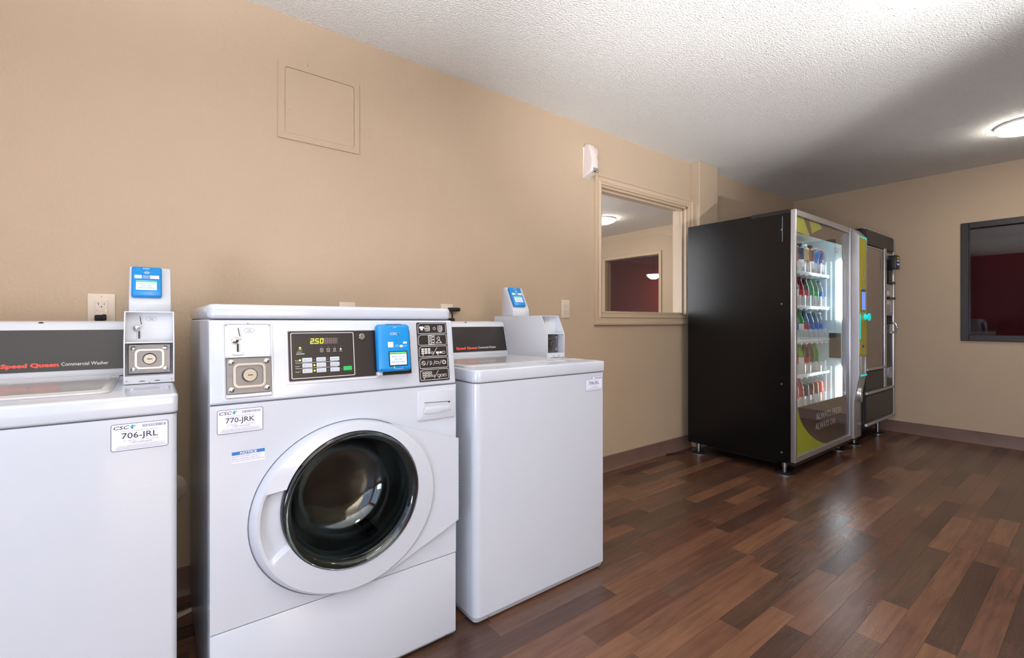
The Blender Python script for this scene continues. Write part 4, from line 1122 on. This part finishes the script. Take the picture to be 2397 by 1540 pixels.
LAB = {'sport': (.045, .10, .0332), 'bulb': (.03, .085, .0345), 'soda': (.075, .125, .0331), 'water': (.065, .125, .0325), 'can': (.05, .12, .0328)}
bm_cache = {}
def colour(name, rgb, kind):
    k = (name, kind)
    if k not in bm_cache:
        if kind == 'liquid': bm_cache[k] = mat('drink_' + name.replace(' ', '_'), rgb, 0.12, trans=0.25, ior=1.35, coat=.4)
        elif kind == 'clear': bm_cache[k] = mat('drink_' + name.replace(' ', '_'), rgb, 0.08, trans=0.7, ior=1.33)
        else: bm_cache[k] = mat('cap_' + name.replace(' ', '_'), rgb, 0.4)
    return bm_cache[k]
RGB = {'navy': (36, 48, 92), 'cream': (196, 176, 128), 'amber': (150, 92, 40), 'bright blue': (14, 122, 206), 'purple': (92, 84, 138), 'dark red': (122, 20, 32), 'cola brown': (62, 34, 26),
       'bright green': (22, 160, 72), 'pale green': (150, 200, 120), 'clear': (214, 230, 232), 'teal': (30, 110, 120), 'royal blue': (24, 84, 172), 'light blue': (110, 165, 200), 'lime green': (120, 190, 30),
       'root-beer brown': (84, 40, 24), 'leaf green': (70, 165, 44), 'red': (178, 44, 48), 'orange-red': (214, 88, 70), 'bronze': (120, 80, 60), 'dark green': (34, 84, 62),
       'black': (40, 38, 42), 'peach': (232, 168, 140), 'brown': (110, 70, 50), 'white': (232, 232, 230), 'green': (36, 150, 80), 'blue': (36, 90, 180), 'silver': (200, 200, 205)}
ROWS = [   # rightmost lane first: (kind, drink, cap, label band)
 [('bulb', 'purple', 'peach', 'white'), ('bulb', 'bright blue', 'peach', 'blue'), ('sport', 'amber', 'black', 'white'), ('sport', 'cream', 'white', 'brown'), ('sport', 'navy', 'black', 'white'), ('sport', 'amber', 'black', 'red'), ('bulb', 'purple', 'peach', 'white')],
 [('water', 'clear', 'dark green', 'blue'), ('water', 'pale green', 'green', 'green'), ('soda', 'bright green', 'red', 'green'), ('soda', 'cola brown', 'brown', 'red'), ('soda', 'dark red', 'black', 'red'), ('soda', 'bright green', 'green', 'white'), ('soda', 'cola brown', 'red', 'red')],
 [('water', 'clear', 'white', 'blue'), ('water', 'light blue', 'green', 'blue'), ('soda', 'royal blue', 'white', 'blue'), ('soda', 'teal', 'blue', 'red'), ('soda', 'bright green', 'green', 'white'), ('water', 'clear', 'white', 'blue'), ('soda', 'royal blue', 'white', 'blue')],
 [None, ('soda', 'leaf green', 'green', 'green'), ('soda', 'root-beer brown', 'red', 'brown'), ('soda', 'cola brown', 'red', 'red'), ('soda', 'lime green', 'green', 'white'), ('soda', 'cola brown', 'red', 'red'), ('soda', 'lime green', 'green', 'white')],
 [('can', 'orange-red', 'silver', 'orange-red'), ('can', 'bronze', 'silver', 'bronze'), ('can', 'cola brown', 'silver', 'brown'), ('can', 'black', 'silver', 'black'), ('soda', 'red', 'red', 'red'), ('can', 'red', 'silver', 'red'), ('can', 'bronze', 'silver', 'bronze')],
]
ORD = ['rightmost', 'second from the right', 'third from the right', 'fourth from the right', 'fifth from the right', 'sixth from the right', 'seventh from the right']
SHN = ['top shelf', 'second shelf', 'third shelf', 'fourth shelf', 'bottom shelf']
mesh_cache = {}
def part(key, build, name, m, parent):
    k = key + (m.name,)
    if k in mesh_cache:
        o = bpy.data.objects.new(name, mesh_cache[k]); C.objects.link(o); o.parent = parent
    else:
        o = build().obj(name, m, parent); mesh_cache[k] = o.data
    return o
for r_, line in enumerate(ROWS):
    for li, it in enumerate(line):
        if not it: continue
        kind, drink, cap, band = it
        noun = 'can' if kind == 'can' else 'bottle'
        lab = '%s %s%s, %s on the vending %s' % (drink, noun, '' if kind == 'can' else ' with %s cap' % cap, ORD[li], SHN[r_])
        t = thing('drink_' + noun, lab, noun, (LANES[li], 1.470, SHELF_Z[r_] + .0005), group='drinks on the %s of the vending machine' % SHN[r_])
        rgb = RGB[drink]
        if kind == 'can': bodym = colour(drink + ' can', rgb, 'cap'); bodym.node_tree.nodes['Principled BSDF'].inputs['Metallic'].default_value = .5
        else: bodym = colour(drink, rgb, 'clear' if drink in ('clear', 'light blue', 'pale green') else 'liquid')
        part(('b', kind), lambda: B().lathe(BODY[kind], n=20), 'body', bodym, t)
        cr, ch, ct = CAP[kind]
        part(('c', kind), lambda: B().lathe([(cr, ch), (cr * 1.03, ch + .002), (cr * .98, ch + ct - .002), (cr * .9, ch + ct)], n=20), 'lid' if kind == 'can' else 'cap', colour(cap, RGB[cap], 'cap'), t)
        l0, l1, lr = LAB[kind]
        part(('l', kind), lambda: B().lathe([(lr + .0006, l0), (lr + .0008, l0 + .001), (lr + .0008, l1 - .001), (lr + .0006, l1)], n=20, cap=False), 'label_band', colour(band, RGB.get(band, (180, 60, 50)), 'cap'), t)

# ------------------------------------------------------------------ snack vending machine
def snack_machine():
    X0, X1, YF, YB, Z0, Z1 = 4.635, 5.432, 1.27, 2.08, .170, 1.812
    t = thing('snack_vending_machine', 'black snack vending machine with grey-brown glass and silver trim in the far corner', 'vending machine', (0, 0, 0))
    B().box(X0, X1, YF + .03, YB, Z0, Z1, .003, 1).obj('cabinet', m_vblack, t)
    B().box(X0, X1, YF + .004, YF + .03, Z0, Z1, .003, 1).obj('door', m_vpanel, t)
    B().box(X1 - .028, X1 + .004, YF - .006, YF + .03, Z0, Z1 + .004, .004, 2).obj('side_trim', m_alu, t)
    B().box(X0, X1 - .028, YF - .004, YF + .02, Z1 - .010, Z1 + .003, .003, 1).obj('top_trim', m_alu, t)
    B().box(X0 + .004, X1 - .030, YF - .006, YF + .01, 1.680, Z1 - .014, .003, 1).obj('header_panel', m_vpanel, t)
    B().box(X0 + .02, 5.05, YF - .001, YF + .008, .655, 1.660).obj('display_glass', m_dispglass, t, smooth=False)
    B().box(X0 + .01, 5.09, YF - .006, YF + .006, 1.658, 1.672, .003, 1).obj('glass_trim', m_alu, t)
    B().box(5.052, 5.085, YF - .003, YF + .006, .655, 1.660, .002, 1).obj('glass_trim', mat('dull_trim', (150, 142, 136), .4, metal=.5), t)
    B().box(5.118, 5.176, YF - .010, YF + .006, .46, 1.690, .006, 2).obj('column_trim', m_alu, t)
    B().box(X0 + .01, 5.16, YF - .014, YF + .006, .632, .654, .005, 2).obj('glass_trim', m_silverp, t)
    B().box(X0 + .01, 5.11, YF + .0, YF + .006, .47, .625, .004, 1).obj('delivery_flap', m_vpanel, t)
    B().box(X0, X1 - .01, YF - .014, YF + .006, .436, .458, .005, 2).obj('mid_trim', m_silverp, t)
    B().box(X0 + .01, X1 - .03, YF - .002, YF + .006, .206, .428, .003, 1).obj('kick_panel', m_vpanel, t)
    B().box(X0, X1, YF - .012, YF + .02, Z0 + .004, Z0 + .028, .005, 2).obj('bottom_trim', m_silverp, t)
    # control column
    B().box(5.19, 5.395, YF - .003, YF + .006, 1.60, 1.655, .002, 1).obj('coin_plate', m_alu, t)
    rd = B().box(5.25, 5.36, YF - .060, YF + .006, 1.512, 1.636, .006, 2).obj('card_reader', m_black, t)
    B().box(5.36, 5.364, YF - .056, YF - .004, 1.516, 1.632, .001, 1).obj('reader_side', mat('reader_grey', (70, 60, 52), .4), rd)
    for k, (mm, z) in enumerate(((m_lime, 1.605), (m_inkw, 1.580), (m_bscreen, 1.548))):
        B().box(5.27, 5.335, YF - .062, YF - .059, z, z + .014).obj('reader_mark', mm, rd)
    B().box(5.25, 5.345, YF - .006, YF + .006, 1.41, 1.51, .003, 1).obj('keypad_hood', m_black, t)
    B().box(5.19, 5.40, YF - .020, YF + .006, 1.385, 1.405, .003, 1).obj('keypad_ledge', m_black, t)
    B().box(5.20, 5.395, YF - .002, YF + .006, 1.10, 1.38, .002, 1).obj('keypad_panel', m_silverp, t)
    for k, z in enumerate((1.295, 1.215)):
        B().box(5.215, 5.285, YF - .008, YF, z - .022, z + .022, .003, 1).obj('note_button', m_plate, t)
    B().box(5.20, 5.40, YF - .022, YF + .004, 1.243, 1.262, .003, 1).obj('keypad_ledge', m_black, t)
    B().box(5.325, 5.355, YF - .006, YF + .002, 1.12, 1.36, .003, 1).obj('bill_guide', m_chrome, t)
    for k in range(6):
        B().box(5.21 + (k % 2) * .07, 5.26 + (k % 2) * .07, YF - .012, YF, 1.02 + (k // 2) * .026, 1.038 + (k // 2) * .026, .003, 1).obj('selector_key', m_rubber, t)
    h = B().tube([(5.335, YF, 1.03), (5.335, YF - .035, 1.025), (5.335, YF - .045, .985), (5.335, YF - .035, .945), (5.335, YF, .94)], .009, 10).obj('lock_handle', m_chrome, t)
    B().box(5.30, 5.365, YF - .004, YF + .004, .935, 1.035, .003, 1).obj('handle_plate', m_alu, t)
    B().ring(rr(5.255, 5.345, .53, .63, .010, 3), rr(5.272, 5.328, .545, .615, .006, 3), 'y', YF - .008, YF + .004).obj('coin_return', m_alu, t)
    B().box(X0 + .02, X1 - .02, YF + .16, YB - .02, .035, Z0 + .01).obj('snack_shade_box', m_black, t)  # black box put in for the shadow below the trim
    for fx in (X0 + .07, X1 - .09):
        for fy in (YF + .10, YB - .07):
            f = B().lathe([(.048, 0), (.050, .004), (.045, .010), (.028, .014)], fx, fy, 24).obj('levelling_foot', m_rubber, t)
            B().lathe([(.0505, .002), (.0505, .005)], fx, fy, 24, cap=False).obj('foot_ring', m_alu, f)
            B().lathe([(.014, .012), (.014, .172)], fx, fy, 12).obj('foot_stem', m_steel, f)
    return t
snack_machine()
cbl = thing('power_cable', 'thin black cable on the floor behind the drinks machine foot by the wall', 'cable', (3.29, 2.13, .006))
B().tube([(-.12, .02, 0), (-.06, .005, 0), (.0, -.02, 0), (.03, -.035, 0), (.055, -.03, 0)], .005).obj('cable_run', m_rubber, cbl)
